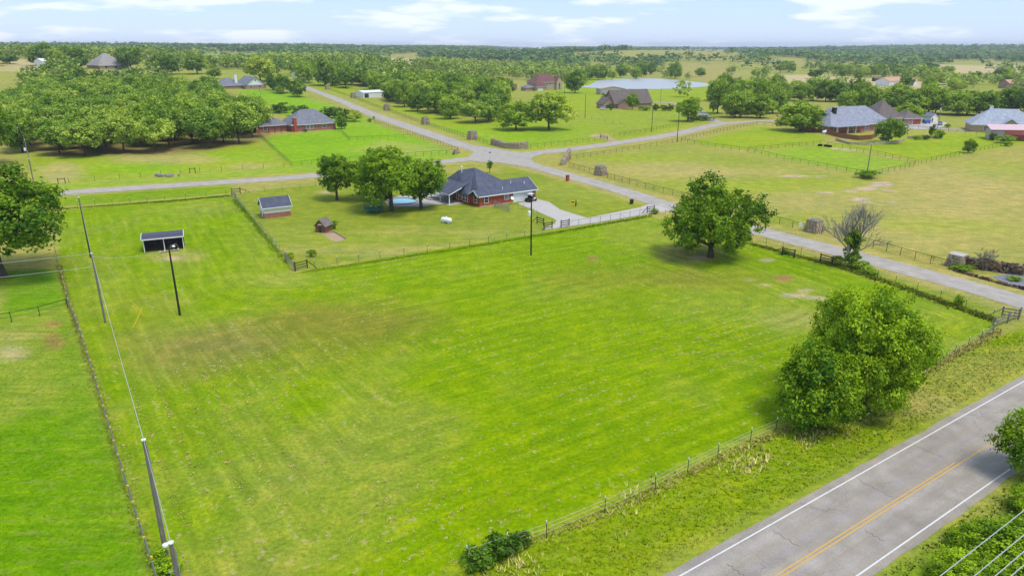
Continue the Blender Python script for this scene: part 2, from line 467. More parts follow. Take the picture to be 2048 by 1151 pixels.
for a in [(1762, 369, 26, 6), (1735, 377, 22, 4), (1700, 382, 12, 2), (1775, 381, 12, 2), (1720, 398, 14, 4), (1650, 385, 16, 2), (1590, 352, 30, 2.5), (1200, 272, 20, 3), (1730, 404, 8, 2), (1785, 404, 10, 2), (1640, 352, 12, 2)]:
    ell(*a, 'bare', .9, .9)
reg([(1660, 295), (1720, 300), (1700, 302), (1665, 298)], 'bare', .8)
# verges of the side road
reg([(1090, 352), (1280, 405), (1500, 470), (2060, 632), (2060, 610), (1500, 460), (1340, 412), (1150, 356)], 'olive', 1.5, .7)
reg([(1510, 478), (2060, 625), (2010, 645), (1690, 540)], 'yard', 1.5)
# main field and the pasture west of it
reg([(0, 540), (118, 540), (140, 620), (0, 650)], 'lush2', 1.5)
reg([(-60, 650), (140, 618), (225, 880), (312, 1152), (330, 1300), (-700, 1300)], 'lush2', .8)
reg([(-60, 655), (135, 622), (180, 770), (150, 810), (-60, 870)], 'pale', 4, .8)
ell(108, 681, 24, 17, 'redsoil', 1.2, .8); ell(25, 705, 32, 16, 'straw', 1.5, .8); ell(105, 648, 14, 6, 'redsoil', .8, .7); ell(30, 672, 60, 8, 'dry', 2, .5)
REG.append((MAIN_FIELD, np.array(C['lush']), .5, 1.0))
reg([(270, 690), (420, 650), (600, 610), (760, 600), (900, 640), (800, 690), (600, 720), (420, 745), (260, 740)], 'brown', 5, .62)
ell(430, 690, 120, 24, 'soil', 4, .42); ell(700, 640, 130, 24, 'brown', 4, .45)
ell(260, 640, 70, 60, 'brown', 5, .3); ell(210, 560, 40, 60, 'pale', 3, .5); ell(1250, 560, 180, 26, 'brown', 6, .5)
ell(1500, 600, 190, 36, 'pale', 6, .55); ell(1380, 505, 60, 20, 'soil', 2.5, .6); ell(1450, 560, 120, 20, 'brown', 4, .4)
ell(1700, 640, 130, 36, 'yard', 6, .6); ell(1930, 650, 90, 22, 'yard', 4, .6); ell(360, 512, 60, 12, 'dry', 2, .5); ell(380, 418, 90, 9, 'pale', 5, .7)
ell(1600, 640, 80, 14, 'dry', 3, .4); ell(1100, 590, 120, 16, 'pale', 5, .4)
ell(330, 900, 110, 120, 'yard', 7, .35); ell(560, 560, 60, 18, 'dry', 3, .35); ell(500, 480, 40, 40, 'pale', 4, .5)
for a in [(1568, 557, 18, 6), (1184, 517, 11, 4)]: ell(*a, 'redsoil', .8, .9)
for a in [(1530, 569, 14, 2), (1590, 590, 26, 4), (1630, 595, 20, 3), (1575, 590, 10, 2), (1650, 600, 12, 2), (1610, 580, 14, 3), (1400, 515, 20, 3), (347, 517, 18, 3), (1535, 520, 12, 3), (1690, 600, 12, 2), (1500, 560, 10, 2)]: ell(*a, 'bare', .7, .8)
# strip between fence and highway, and far side of it
reg([(2060, 640), (1850, 738), (1435, 900), (940, 1124), (600, 1330), (1000, 1400), (1300, 1175), (2060, 752)], 'verge', .7)
reg([(1330, 1110), (1640, 950), (2060, 720), (2060, 748), (1600, 1000), (1290, 1170)], 'olive', 1.2, .45)
reg([(1640, 840), (1900, 720), (2060, 690), (2060, 735), (1800, 860)], 'olive', 2.0, .6)
ell(1820, 810, 90, 24, 'dry', 1.6, .45)
_h0, _h1 = P(1360, 1151), P(2048, 762)
_hd = (_h1 - _h0) / np.linalg.norm(_h1 - _h0); _hn = np.array([_hd[1], -_hd[0]])
REG.append((np.array([_h0 + _hd * a + _hn * b for a, b in ((-120, 7), (340, 7), (340, 70), (-120, 70))]), np.array(C['lush2']) * .55 + np.array(C['yard']) * .45, 3.0, 1.0))
ROAD_LINES = [(np.array([P(*q) for q in pl]), wd) for pl, wd in [([(2090, 618), (1990, 587), (1780, 530), (1510, 459), (1345, 413), (1226, 376), (1118, 346), (1050, 327), (990, 309), (920, 289), (845, 263), (755, 232), (680, 201), (625, 180)], 4.4),
    ([(-160, 416), (90, 389), (300, 374), (500, 361), (620, 352), (780, 336), (900, 322), (1000, 311)], 4.4), ([(1000, 311), (1090, 304), (1200, 291), (1352, 268), (1430, 250), (1490, 244), (1560, 241), (1650, 239)], 4.6)]]
def line_dist(pts, line):
    d2 = np.full(len(pts), 1e18)
    for a, b in zip(line[:-1], line[1:]):
        ab = b - a
        t = np.clip(((pts - a) @ ab) / (ab @ ab + 1e-12), 0, 1)
        q = pts - (a + t[:, None] * ab)
        d2 = np.minimum(d2, (q * q).sum(1))
    return np.sqrt(d2)
def hash_noise(x, y, s):
    out = np.zeros(len(x))
    for k, (fx, fy, ph) in enumerate([(1, .35, .2), (-.6, .9, 1.7), (.8, 1.1, 3.1), (1.9, -1.3, .9), (-2.3, 1.7, 2.2)]):
        out += np.sin((x * fx + y * fy) / s + ph + 1.3 * np.sin((x * fy - y * fx) / (s * 1.7) + ph * 2)) / (1 + .5 * k)
    return out / 3.2
def ground_color(pts):
    x, y = pts[:, 0], pts[:, 1]
    near = np.array(C['olive']); far1 = np.array(C['far']); far2 = np.array(C['pale'])
    f = sm((np.hypot(x, y) - 250) / 300)
    n = .5 + .5 * np.clip(hash_noise(x, y, 90.) * 1.4, -1, 1)
    farc = far1 + (far2 - far1) * n[:, None]
    col = near + (farc - near) * f[:, None]
    wob = hash_noise(x, y, 3.1); wob2 = hash_noise(x, y, 9.0)
    m1, m2, m3 = hash_noise(x + 7, y - 3, 2.1), hash_noise(x - 31, y + 12, 6.5), hash_noise(x + 50, y, 17.0)
    for poly, c, soft, k in REG:
        lo, hi = poly.min(0) - soft * 2, poly.max(0) + soft * 2
        m = (x > lo[0]) & (x < hi[0]) & (y > lo[1]) & (y < hi[1])
        if not m.any(): continue
        d = sdist(pts[m], poly) + soft * (.45 * wob[m] + .5 * wob2[m])
        w = sm(d / (2 * soft) + .5) * k
        col[m] += (c - col[m]) * w[:, None]
        if poly is MAIN_FIELD:
            g = np.clip(.30 * m1[m] + .38 * m2[m] + .45 * m3[m], -1, 1)
            wf = (d > 0).astype(float)
            col[m] += (np.array(C['olive']) * .8 - col[m]) * (np.clip(g, 0, 1) * .55 * wf)[:, None]
            col[m] *= (1 + .14 * np.clip(g, -1, 0) * wf)[:, None]
    for line, wd in ROAD_LINES:
        m = (np.abs(x) < 260) & (y < 420)
        e = line_dist(pts[m], line) - wd + .9 * m1[m]
        col[m] += (np.array(C['dry']) * .92 - col[m]) * (sm(1 - e / 2.2) * .55)[:, None]
    nr = sm((700 - np.hypot(x, y)) / 300)
    q = np.clip(.5 * m2 + .4 * m3 + .3 * m1, -1, 1) * nr
    col = col + (np.array(C['dry']) - col) * (np.clip(q, 0, 1) * .22)[:, None]
    col = col + (np.array(C['lush']) - col) * (np.clip(-q, 0, 1) * .14)[:, None]
    return col

# ------------------------------------------------------------------ ground sheet
def axis(lo_far, lo, hi, hi_far, step, growth):
    mid = list(np.arange(lo, hi + 1e-6, step))
    a, d = [], step
    v = lo
    while v > lo_far:
        d *= growth; v -= d; a.append(max(v, lo_far))
    b, d = [], step
    v = hi
    while v < hi_far:
        d *= growth; v += d; b.append(min(v, hi_far))
    return np.array(a[::-1] + mid + b)
GX = axis(-7500, -105, 110, 7500, .7, 1.075)
GY = axis(-600, 28, 190, 8800, .7, 1.035)
gx, gy = np.meshgrid(GX, GY)
gp = np.stack([gx.ravel(), gy.ravel()], 1)
gz = terrain(gp[:, 0], gp[:, 1])
nx, ny = len(GX), len(GY)
idx = np.arange(nx * ny).reshape(ny, nx)
quads = np.stack([idx[:-1, :-1], idx[:-1, 1:], idx[1:, 1:], idx[1:, :-1]], -1).reshape(-1, 4)
def np_mesh(name, verts, quads, mat, attrs=None, face_attrs=None, smooth=False):
    m = bpy.data.meshes.new(name)
    n, k = quads.shape
    m.vertices.add(len(verts)); m.vertices.foreach_set('co', np.ascontiguousarray(verts, np.float32).ravel())
    m.loops.add(n * k); m.loops.foreach_set('vertex_index', np.ascontiguousarray(quads, np.int32).ravel())
    m.polygons.add(n); m.polygons.foreach_set('loop_start', np.arange(0, n * k, k, dtype=np.int32))
    if smooth: m.polygons.foreach_set('use_smooth', np.ones(n, bool))
    m.update(calc_edges=True)
    for nm, arr in (attrs or {}).items():
        if arr.ndim == 2:
            at = m.attributes.new(nm, 'FLOAT_COLOR', 'POINT')
            at.data.foreach_set('color', np.concatenate([arr, np.ones((len(arr), 1))], 1).astype(np.float32).ravel())
        else:
            at = m.attributes.new(nm, 'FLOAT', 'POINT'); at.data.foreach_set('value', arr.astype(np.float32))
    for nm, arr in (face_attrs or {}).items():
        if arr.ndim == 2:
            at = m.attributes.new(nm, 'FLOAT_COLOR', 'FACE')
            at.data.foreach_set('color', np.concatenate([arr, np.ones((len(arr), 1))], 1).astype(np.float32).ravel())
        else:
            at = m.attributes.new(nm, 'FLOAT', 'FACE'); at.data.foreach_set('value', arr.astype(np.float32))
    m.materials.append(mat)
    return m
gcol = ground_color(gp)
rowd = np.full(len(gp), -5.0)
near = (np.abs(gp[:, 0]) < 140) & (gp[:, 1] < 220)
rowd[near] = np.clip(sdist(gp[near], MAIN_FIELD), -5, 80)
AZ0 = R(33.9)
def ground_material():
    m, nt, b = newmat('grassland')
    co = objco(nt)
    at = nd(nt, 'ShaderNodeAttribute', attribute_name='Col'); row = nd(nt, 'ShaderNodeAttribute', attribute_name='row').outputs['Fac']
    infield = maprange(nt, row, 0.2, 1.2, 0, 1)
    n_big = noise_n(nt, co, .05, 5); n_mid = noise_n(nt, co, .45, 5); n_sm = noise_n(nt, co, 2.6, 4, .65); n_fine = noise_n(nt, co, 11.0, 3, .7)
    col = at.outputs['Color']
    # grass sward: patches of yellower and bluer growth
    col = mixc(nt, maprange(nt, n_mid, .45, .70, 0, .55), col, mixc(nt, 1.0, col, (1.55, 1.12, 1.3), 'MULTIPLY'))
    col = mixc(nt, maprange(nt, n_big, .46, .66, 0, .6), col, mixc(nt, 1.0, col, (.76, .88, .9), 'MULTIPLY'))
    lum = mth(nt, 'MULTIPLY', mth(nt, 'MULTIPLY', maprange(nt, n_sm, .3, .72, .72, 1.24), maprange(nt, n_fine, .3, .7, .74, 1.26)), maprange(nt, n_mid, .3, .7, .9, 1.1))
    # mowing rows that follow the field edge
    wob = mth(nt, 'MULTIPLY', noise_n(nt, co, .12, 3), 5.0)
    ph = mth(nt, 'ADD', mth(nt, 'MULTIPLY', row, 2 * math.pi / 2.3), wob)
    band = mth(nt, 'SINE', ph)
    lum = mth(nt, 'MULTIPLY', lum, mth(nt, 'ADD', 1.0, mth(nt, 'MULTIPLY', mth(nt, 'MULTIPLY', mth(nt, 'MULTIPLY', band, maprange(nt, n_big, .4, .6, .0, 1.0)), .05), infield)))
    sepx = nd(nt, 'ShaderNodeSeparateXYZ'); nt.links.new(co, sepx.inputs[0])
    cv = nd(nt, 'ShaderNodeCombineXYZ'); nt.links.new(mth(nt, 'MULTIPLY', row, 1.5), cv.inputs[0]); nt.links.new(mth(nt, 'MULTIPLY', sepx.outputs[0], .10), cv.inputs[1]); nt.links.new(mth(nt, 'MULTIPLY', sepx.outputs[1], .10), cv.inputs[2])
    st1 = noise_n(nt, cv.outputs[0], 1.0, 5, .6)
    rot = nd(nt, 'ShaderNodeMapping'); rot.inputs['Rotation'].default_value = (0, 0, -AZ0); rot.inputs['Scale'].default_value = (.10, 1.3, 1); nt.links.new(co, rot.inputs['Vector'])
    st2 = noise_n(nt, rot.outputs[0], 1.0, 5, .62)
    streak = mth(nt, 'ADD', mth(nt, 'MULTIPLY', st1, infield), mth(nt, 'MULTIPLY', st2, mth(nt, 'SUBTRACT', 1.0, infield)))
    lum = mth(nt, 'MULTIPLY', lum, maprange(nt, streak, .3, .7, .86, 1.14))
    col = mixc(nt, maprange(nt, streak, .52, .72, 0, .4), col, mixc(nt, 1.0, col, (1.35, 1.04, 1.4), 'MULTIPLY'))
    col = mixc(nt, 1.0, col, lum, 'MULTIPLY')
    # clippings: dry tufts left in broken lines along the rows
    n_cl = noise_n(nt, co, 1.7, 4, .7); n_reg = noise_n(nt, co, .09, 3)
    thr = mth(nt, 'SUBTRACT', mth(nt, 'ADD', n_cl, mth(nt, 'MULTIPLY', maprange(nt, band, .3, 1, 0, 1), .085)), mth(nt, 'MULTIPLY', maprange(nt, n_reg, .35, .65, 1, 0), .085))
    dry = mth(nt, 'MULTIPLY', maprange(nt, thr, .60, .66, 0, .8), infield)
    col = mixc(nt, dry, col, S(206, 188, 126))
    # sparse stems and thatch elsewhere
    th = mth(nt, 'MULTIPLY', maprange(nt, noise_n(nt, scaled(nt, co, .7, 1.6, 1), .8, 7, .75), .52, .70, 0, .5), mth(nt, 'SUBTRACT', 1.0, infield))
    col = mixc(nt, th, col, S(190, 178, 104))
    nt.links.new(col, b.inputs['Base Color'])
    b.inputs['Roughness'].default_value = 1.0; b.inputs['Specular IOR Level'].default_value = .05
    bump(nt, b, mth(nt, 'ADD', n_sm, mth(nt, 'MULTIPLY', n_fine, .5)), .55, .12)
    return m
M['grass'] = ground_material()
gm = np_mesh('ground', np.concatenate([gp, gz[:, None]], 1), quads, M['grass'], {'Col': gcol, 'row': rowd}, smooth=True)
ground = link('ground', gm)
tag(ground, 'rolling green pasture with mown rows and dry patches', 'ground', kind='structure')

# ------------------------------------------------------------------ roads
def smooth_line(pts, step=2.0):
    pts = np.array(pts, float)
    n = len(pts); out = []
    for i in range(n - 1):
        p0, p1, p2, p3 = pts[max(i - 1, 0)], pts[i], pts[i + 1], pts[min(i + 2, n - 1)]
        k = max(2, int(np.linalg.norm(p2 - p1) / step))
        for t in np.linspace(0, 1, k, endpoint=False):
            out.append(.5 * (2 * p1 + (p2 - p0) * t + (2 * p0 - 5 * p1 + 4 * p2 - p3) * t * t + (3 * p1 - p0 - 3 * p2 + p3) * t ** 3))
    out.append(pts[-1])
    return np.array(out)
def road_strip(name, line, w, z, mat, jitter=.12, across=5, zoff=0.0, wfun=None):
    line = np.array(line)
    tn = np.gradient(line, axis=0); tn /= np.linalg.norm(tn, axis=1)[:, None]
    nr = np.stack([-tn[:, 1], tn[:, 0]], 1)
    vs_, lat, lon = [], [], []
    s = np.concatenate([[0], np.cumsum(np.linalg.norm(np.diff(line, axis=0), axis=1))])
    jl = hash_noise(s, s * .3, .9) * jitter; jr = hash_noise(s * 1.1 + 40, s * .2, .8) * jitter
    for i in range(len(line)):
        ww = w if wfun is None else wfun(s[i], s[-1])
        a, b = -ww / 2 + jl[i], ww / 2 + jr[i]
        for q in np.linspace(a, b, across):
            p = line[i] + nr[i] * q
            vs_.append((p[0], p[1], TZ(p) + z)); lat.append(q); lon.append(s[i])
    n = len(line)
    ix = np.arange(n * across).reshape(n, across)
    q = np.stack([ix[:-1, :-1], ix[1:, :-1], ix[1:, 1:], ix[:-1, 1:]], -1).reshape(-1, 4)[:, ::-1]
    m = np_mesh(name, np.array(vs_), q, mat, {'lat': np.array(lat), 'lon': np.array(lon)})
    return link(name, m)
def road_material(name, base, base2, tracks=()):
    m, nt, b = newmat(name)
    co = objco(nt)
    lat = nd(nt, 'ShaderNodeAttribute', attribute_name='lat').outputs['Fac']
    lon = nd(nt, 'ShaderNodeAttribute', attribute_name='lon').outputs['Fac']
    cmb = nd(nt, 'ShaderNodeCombineXYZ'); nt.links.new(mth(nt, 'MULTIPLY', lat, 1.4), cmb.inputs[0]); nt.links.new(mth(nt, 'MULTIPLY', lon, .06), cmb.inputs[1])
    streak = noise_n(nt, cmb.outputs[0], 1.0, 6, .6)
    grain = noise_n(nt, co, 9.0, 4, .8); blot = noise_n(nt, co, .5, 5)
    col = mixc(nt, maprange(nt, streak, .4, .62, 0, 1), base, base2)
    for c0, wd, tint, k in tracks:
        d = mth(nt, 'ABSOLUTE', mth(nt, 'SUBTRACT', lat, c0))
        f = mth(nt, 'MULTIPLY', maprange(nt, d, 0, wd, k, 0), maprange(nt, blot, .35, .65, .25, 1))
        col = mixc(nt, f, col, tint)
    wv = nd(nt, 'ShaderNodeVectorMath', operation='ADD'); nt.links.new(co, wv.inputs[0])
    wn_ = nd(nt, 'ShaderNodeTexNoise'); wn_.inputs['Scale'].default_value = 1.1; wn_.inputs['Detail'].default_value = 4; nt.links.new(co, wn_.inputs['Vector']); nt.links.new(wn_.outputs['Color'], wv.inputs[1])
    vo = nd(nt, 'ShaderNodeTexVoronoi', feature='DISTANCE_TO_EDGE'); vo.inputs['Scale'].default_value = .22; nt.links.new(wv.outputs[0], vo.inputs['Vector'])
    crk = mth(nt, 'MULTIPLY', maprange(nt, vo.outputs['Distance'], .0, .010, .34, 0), maprange(nt, noise_n(nt, co, .16, 3), .45, .58, 0, 1))
    col = mixc(nt, crk, col, (.07, .066, .064))
    pat = maprange(nt, noise_n(nt, co, .11, 2), .58, .66, 0, .2)
    col = mixc(nt, pat, col, mixc(nt, 1.0, col, (.7, .69, .7), 'MULTIPLY'))
    lum = mth(nt, 'MULTIPLY', maprange(nt, grain, .3, .7, .78, 1.2), maprange(nt, blot, .3, .7, .86, 1.12))
    nt.links.new(mixc(nt, 1.0, col, lum, 'MULTIPLY'), b.inputs['Base Color'])
    b.inputs['Roughness'].default_value = .9
    bump(nt, b, grain, .25, .01)
    return m
TR = S(198, 189, 182)
M['asphalt'] = road_material('worn_asphalt', S(192, 180, 160), S(180, 169, 154), [(-2.4, .7, TR, .7), (-.85, .6, TR, .8), (.9, .6, S(178, 171, 172), .8), (2.5, .7, TR, .6)])
M['road_pale'] = road_material('pale_chipseal', S(206, 197, 182), S(194, 184, 170), [(-1.2, .5, S(216, 206, 192), .5), (1.2, .5, S(216, 206, 192), .5)])
H0, H1 = P(1360, 1151), P(2048, 762)
HD = (H1 - H0) / np.linalg.norm(H1 - H0)
HN = np.array([HD[1], -HD[0]])                       # towards the camera side
HW = 6.5
def hw(lon, lat): return H0 + HD * lon + HN * lat
hc = np.array([hw(s_, HW / 2 - .03) for s_ in np.arange(-90, 330, 2.0)])
highway = road_strip('highway', hc, HW + 1.3, .02, M['asphalt'], .16, 9)
tag(highway, 'two-lane grey asphalt highway with white edge lines', 'road', kind='structure')
def paint_material(name, c):
    m, nt, b = newmat(name)
    co = objco(nt)
    w = noise_n(nt, co, 7.0, 4, .7); w2 = noise_n(nt, co, .7, 3)
    f = mth(nt, 'ADD', maprange(nt, w, .56, .7, 0, .6), maprange(nt, w2, .6, .75, 0, .3))
    nt.links.new(mixc(nt, f, c, S(160, 152, 148)), b.inputs['Base Color'])
    return m
M['paint_white'] = paint_material('white_road_paint', (.62, .62, .60)); M['paint_yellow'] = paint_material('yellow_road_paint', S(230, 184, 92, .7))
def marking(name, lat, w, s0, s1, mat, lab):
    mb = MB()
    n = max(2, int((s1 - s0) / 3))
    ss = np.linspace(s0, s1, n)
    vs_ = []
    for s_ in ss:
        for q in (lat - w / 2, lat + w / 2):
            p = hw(s_, q); vs_.append((p[0], p[1], .026))
    mb.add(vs_, [(2 * i, 2 * i + 1, 2 * i + 3, 2 * i + 2) for i in range(n - 1)])
    o = mb.build(name, mat, highway)
    return o
marking('edge_line', 0.0, .11, -90, 330, M['paint_white'], 'l'); marking('edge_line', HW, .11, -90, 330, M['paint_white'], 'r')
pe = P(1901, 921); s_end = float((pe - H0) @ HD)
marking('centre_line', 3.5, .11, -90, s_end, M['paint_yellow'], 'a'); marking('centre_line', 3.78, .11, -90, 330, M['paint_yellow'], 'b')
M['crack'] = plain('crack_seal', (.05, .05, .052), .2, 5)
for s_, a, b_ in [(9, .5, 2.6), (20, .4, 3.2), (14.5, 4.2, 5.6), (29, .3, 2.4), (3.5, 1.0, 2.4), (38, 3.9, 6.0)]:
    mb = MB(); pts = []
    for k in range(9):
        q = a + (b_ - a) * k / 8
        c = hw(s_ + .12 * math.sin(k * 2.3 + s_), q)
        pts.append(c)
    vs_ = []
    for c in pts:
        for e in (-.02, .02): vs_.append((c[0] + HD[0] * e, c[1] + HD[1] * e, .025))
    mb.add(vs_, [(2 * i, 2 * i + 1, 2 * i + 3, 2 * i + 2) for i in range(8)])
    mb.build('crack', M['crack'], highway)
side_pts = [hw(78, -2.0)] + [P(*q) for q in [(2090, 618), (1990, 587), (1780, 530), (1510, 459), (1345, 413), (1226, 376), (1118, 346), (1050, 327), (990, 309), (920, 289), (845, 263), (755, 232), (680, 201), (625, 180), (600, 171)]]
side_line = smooth_line(side_pts, 2.0)
def sw(s, tot): return 5.6 + 1.4 * float(sm((s - 150) / 60))
side_road = road_strip('side_road', side_line, 6, .03, M['road_pale'], .3, 5, wfun=sw)
tag(side_road, 'pale grey chip-seal road running past the stone pillars', 'road', kind='structure')
west_line = smooth_line([P(*q) for q in [(-160, 416), (90, 389), (300, 374), (500, 361), (620, 352), (780, 336), (900, 322), (1000, 311)]], 2.0)
west_road = road_strip('west_road', west_line, 6.2, .038, M['road_pale'], .3, 5)
tag(west_road, 'narrow pale road running west behind the brick house yard', 'road', kind='structure')
east_line = smooth_line([P(*q) for q in [(1000, 311), (1090, 304), (1200, 291), (1352, 268), (1430, 250), (1490, 244), (1560, 241), (1650, 239), (1760, 246), (1900, 258), (2060, 268)]], 2.0)
east_road = road_strip('east_road', east_line, 6.6, .046, M['road_pale'], .3, 5)
tag(east_road, 'pale road running east between pipe-fenced paddocks', 'road', kind='structure')
lane_line = smooth_line([P(*q) for q in [(1450, 248), (1415, 236), (1400, 222), (1370, 210), (1330, 205), (1290, 203)]], 2.0)
lane = road_strip('farm_lane', lane_line, 5.0, .054, M['road_pale'], .3, 5)
tag(lane, 'narrow lane leading to the steep-roofed brown house', 'road', kind='structure')
def sheet(name, pts, z, mat, label, cat='pavement', world=False, smooth=True):
    pts = [np.array(p) for p in pts] if world else [P(*p) for p in pts]
    if smooth:
        q = smooth_line(pts + [pts[0]], 1.2)[:-1]
    else: q = pts
    mb = MB(); mb.add([(p[0], p[1], TZ(p) + z) for p in q], [tuple(range(len(q)))])
    m = mb.mesh(name, mat)
    if m.polygons[0].normal.z < 0: m.flip_normals()
    o = link(name, m)
    return tag(o, label, cat, kind='structure')
sheet('junction', [(930, 319), (950, 300), (935, 290), (985, 296), (1048, 306), (1100, 303), (1062, 318), (1095, 338), (1050, 334), (1000, 326), (960, 324)], .062, M['road_pale'], 'pale road junction where the roads meet', 'road')
sheet('driveway', [(1034, 407), (1064, 418.5), (1104, 436), (1113, 441), (1109, 448), (1090, 455), (1090, 460), (1200, 444), (1290, 429), (1345, 421), (1318, 411), (1296, 409), (1278, 415), (1175, 436), (1120, 419), (1098, 404), (1075, 398), (1066, 400)], .042, M['concrete'], 'pale concrete driveway leading to the garage', 'driveway', smooth=False)
drv = bpy.data.objects['driveway']
for a, b in [((1066, 419), (1097, 405)), ((1104, 436), (1146, 427)), ((1112, 445), (1172, 437)), ((1128, 455), (1150, 440)), ((1200, 443), (1190, 433)), ((1250, 436), (1240, 423)), ((1290, 428), (1280, 415))]:
    a_, b_ = P(*a), P(*b); d_ = (b_ - a_) / np.linalg.norm(b_ - a_); n_j = np.array([-d_[1], d_[0]]) * .045
    MB().add([(*(a_ - n_j), .047), (*(b_ - n_j), .047), (*(b_ + n_j), .047), (*(a_ + n_j), .047)], [(0, 1, 2, 3)]).build('joint', M['rubble'], drv)
sheet('farm_track', [(1190, 268), (1213, 272), (1235, 281), (1225, 283), (1200, 275)], .02, M['sand'], 'short bare track through the paddock gate', 'track')
sheet('gravel_bed', [(1985, 552), (2060, 545), (2060, 575), (2010, 566)], .02, plain('blue_gravel', S(150, 150, 158), .25, 6), 'blue grey gravel bed below the ledge-stone wall', 'gravel')
sheet('parking_pad', [(1800, 247), (1880, 243), (1893, 251), (1850, 258), (1800, 255)], .02, M['concrete'], 'pale concrete pad beside the grey-roofed house', 'pavement')
sheet('pool_deck', [(770, 398), (812, 389), (860, 386), (900, 386), (916, 402), (899, 408), (870, 409), (838, 413), (800, 413), (775, 411)], .03, M['concrete'], 'curving concrete deck around the swimming pool', 'deck')
def water(name, c, rough=.06):
    m, nt, b = newmat(name)
    co = objco(nt)
    nt.links.new(mixc(nt, noise_n(nt, co, .4, 3), c, tuple(q * .8 for q in c)), b.inputs['Base Color'])
    b.inputs['Roughness'].default_value = rough; b.inputs['Specular IOR Level'].default_value = .5
    bump(nt, b, noise_n(nt, scaled(nt, co, 1, 1, 1), 1.2, 3), .15, .05)
    return m
sheet('pond', [(1120, 172), (1175, 171), (1205, 160), (1300, 157), (1380, 163), (1424, 169), (1400, 174), (1330, 178), (1250, 178), (1190, 176)], .05, water('pond_water', (.42, .43, .42), .42), 'still pale pond reflecting the sky beyond the metal barn', 'pond')

# haze: thin even air over the whole country
hz = MB().box(-7700, -700, -1.5, 7700, 9000, 64)
mh = bpy.data.materials.new('thin_haze'); mh.use_nodes = True
nth = mh.node_tree; nth.nodes.clear()
ho = nth.nodes.new('ShaderNodeOutputMaterial'); hv = nth.nodes.new('ShaderNodeVolumePrincipled')
hv.inputs['Color'].default_value = (.80, .88, .96, 1); hv.inputs['Density'].default_value = 1.2e-4; hv.inputs['Anisotropy'].default_value = 0.2
nth.links.new(hv.outputs[0], ho.inputs['Volume'])
hzo = hz.build('haze', mh); tag(hzo, 'thin pale summer haze over the far hills', 'haze', kind='stuff')

# ------------------------------------------------------------------ trees
M['leaf_oak'] = leafmat('oak_leaves', S(54, 100, 6, 1.0), S(168, 200, 34, 1.0), .28, .4)
M['leaf_dark'] = leafmat('dark_oak_leaves', S(70, 112, 18, 1.0), S(176, 202, 58, 1.0), .22, .6)
M['leaf_bright'] = leafmat('bright_elm_leaves', S(60, 110, 4, 1.0), S(188, 216, 30, 1.0), .3, .2)
M['leaf_grove'] = leafmat('post_oak_leaves', S(86, 132, 24, 1.0), S(198, 216, 84, 1.0), .22, .5)
M['leaf_lime'] = leafmat('lime_leaves', S(112, 146, 26, 1.0), S(206, 218, 84, 1.0), .32, .5)
M['leaf_far'] = leafmat('woodland_leaves', S(96, 130, 42, 1.0), S(192, 206, 92, 1.0), .2, .0)
M['leaf_shrub'] = leafmat('vine_leaves', S(36, 72, 10, 1.0), S(112, 150, 32, 1.0), .2, .3)
def lobes_for(rng, R_, H_, z0, n, spread=.62, skirt=0.0, jit=.18):
    """lobes spread through an uneven ellipsoid; bottom of crown at z0"""
    out = []
    c = np.array([0, 0, z0 + H_ * .5])
    ga = math.pi * (3 - math.sqrt(5)); ph = rng.uniform(0, 6.28)
    for i in range(n):
        zz = 1 - 2 * (i + .5) / n
        rr = math.sqrt(max(0, 1 - zz * zz)); a = ph + i * ga
        if zz < 0: rr = rr + (max(0, 1 - zz ** 6) ** .5 - rr) * skirt
        d = np.array([rr * math.cos(a), rr * math.sin(a), zz])
        k = spread * rng.uniform(1 - jit, 1 + jit)
        p = c + d * np.array([R_, R_, H_ * .5]) * k
        r = min(R_, H_ * .5) * rng.uniform(.4 - jit * .6, .4 + jit * .6) * (1.0 if zz > -.5 else .75 + .25 * skirt)
        out.append((p, r))
    out.append((c + np.array([0, 0, .05 * H_]), min(R_, H_ * .5) * .55))
    # fit the lobes to the wanted radius, bottom and top
    LC = np.array([o[0] for o in out]); LR = np.array([o[1] for o in out])
    ext = np.sort(np.hypot(LC[:, 0], LC[:, 1]) + LR)[-max(2, n // 8):].mean()
    lo, hi = (LC[:, 2] - LR).min(), np.sort(LC[:, 2] + LR)[-2:].mean()
    kx, kz = R_ / ext, H_ / (hi - lo)
    return [(np.array([p[0] * kx, p[1] * kx, z0 + (p[2] - lo) * kz]), r * min(kx, kz) ** .5 * max(kx, kz) ** .5) for p, r in out]
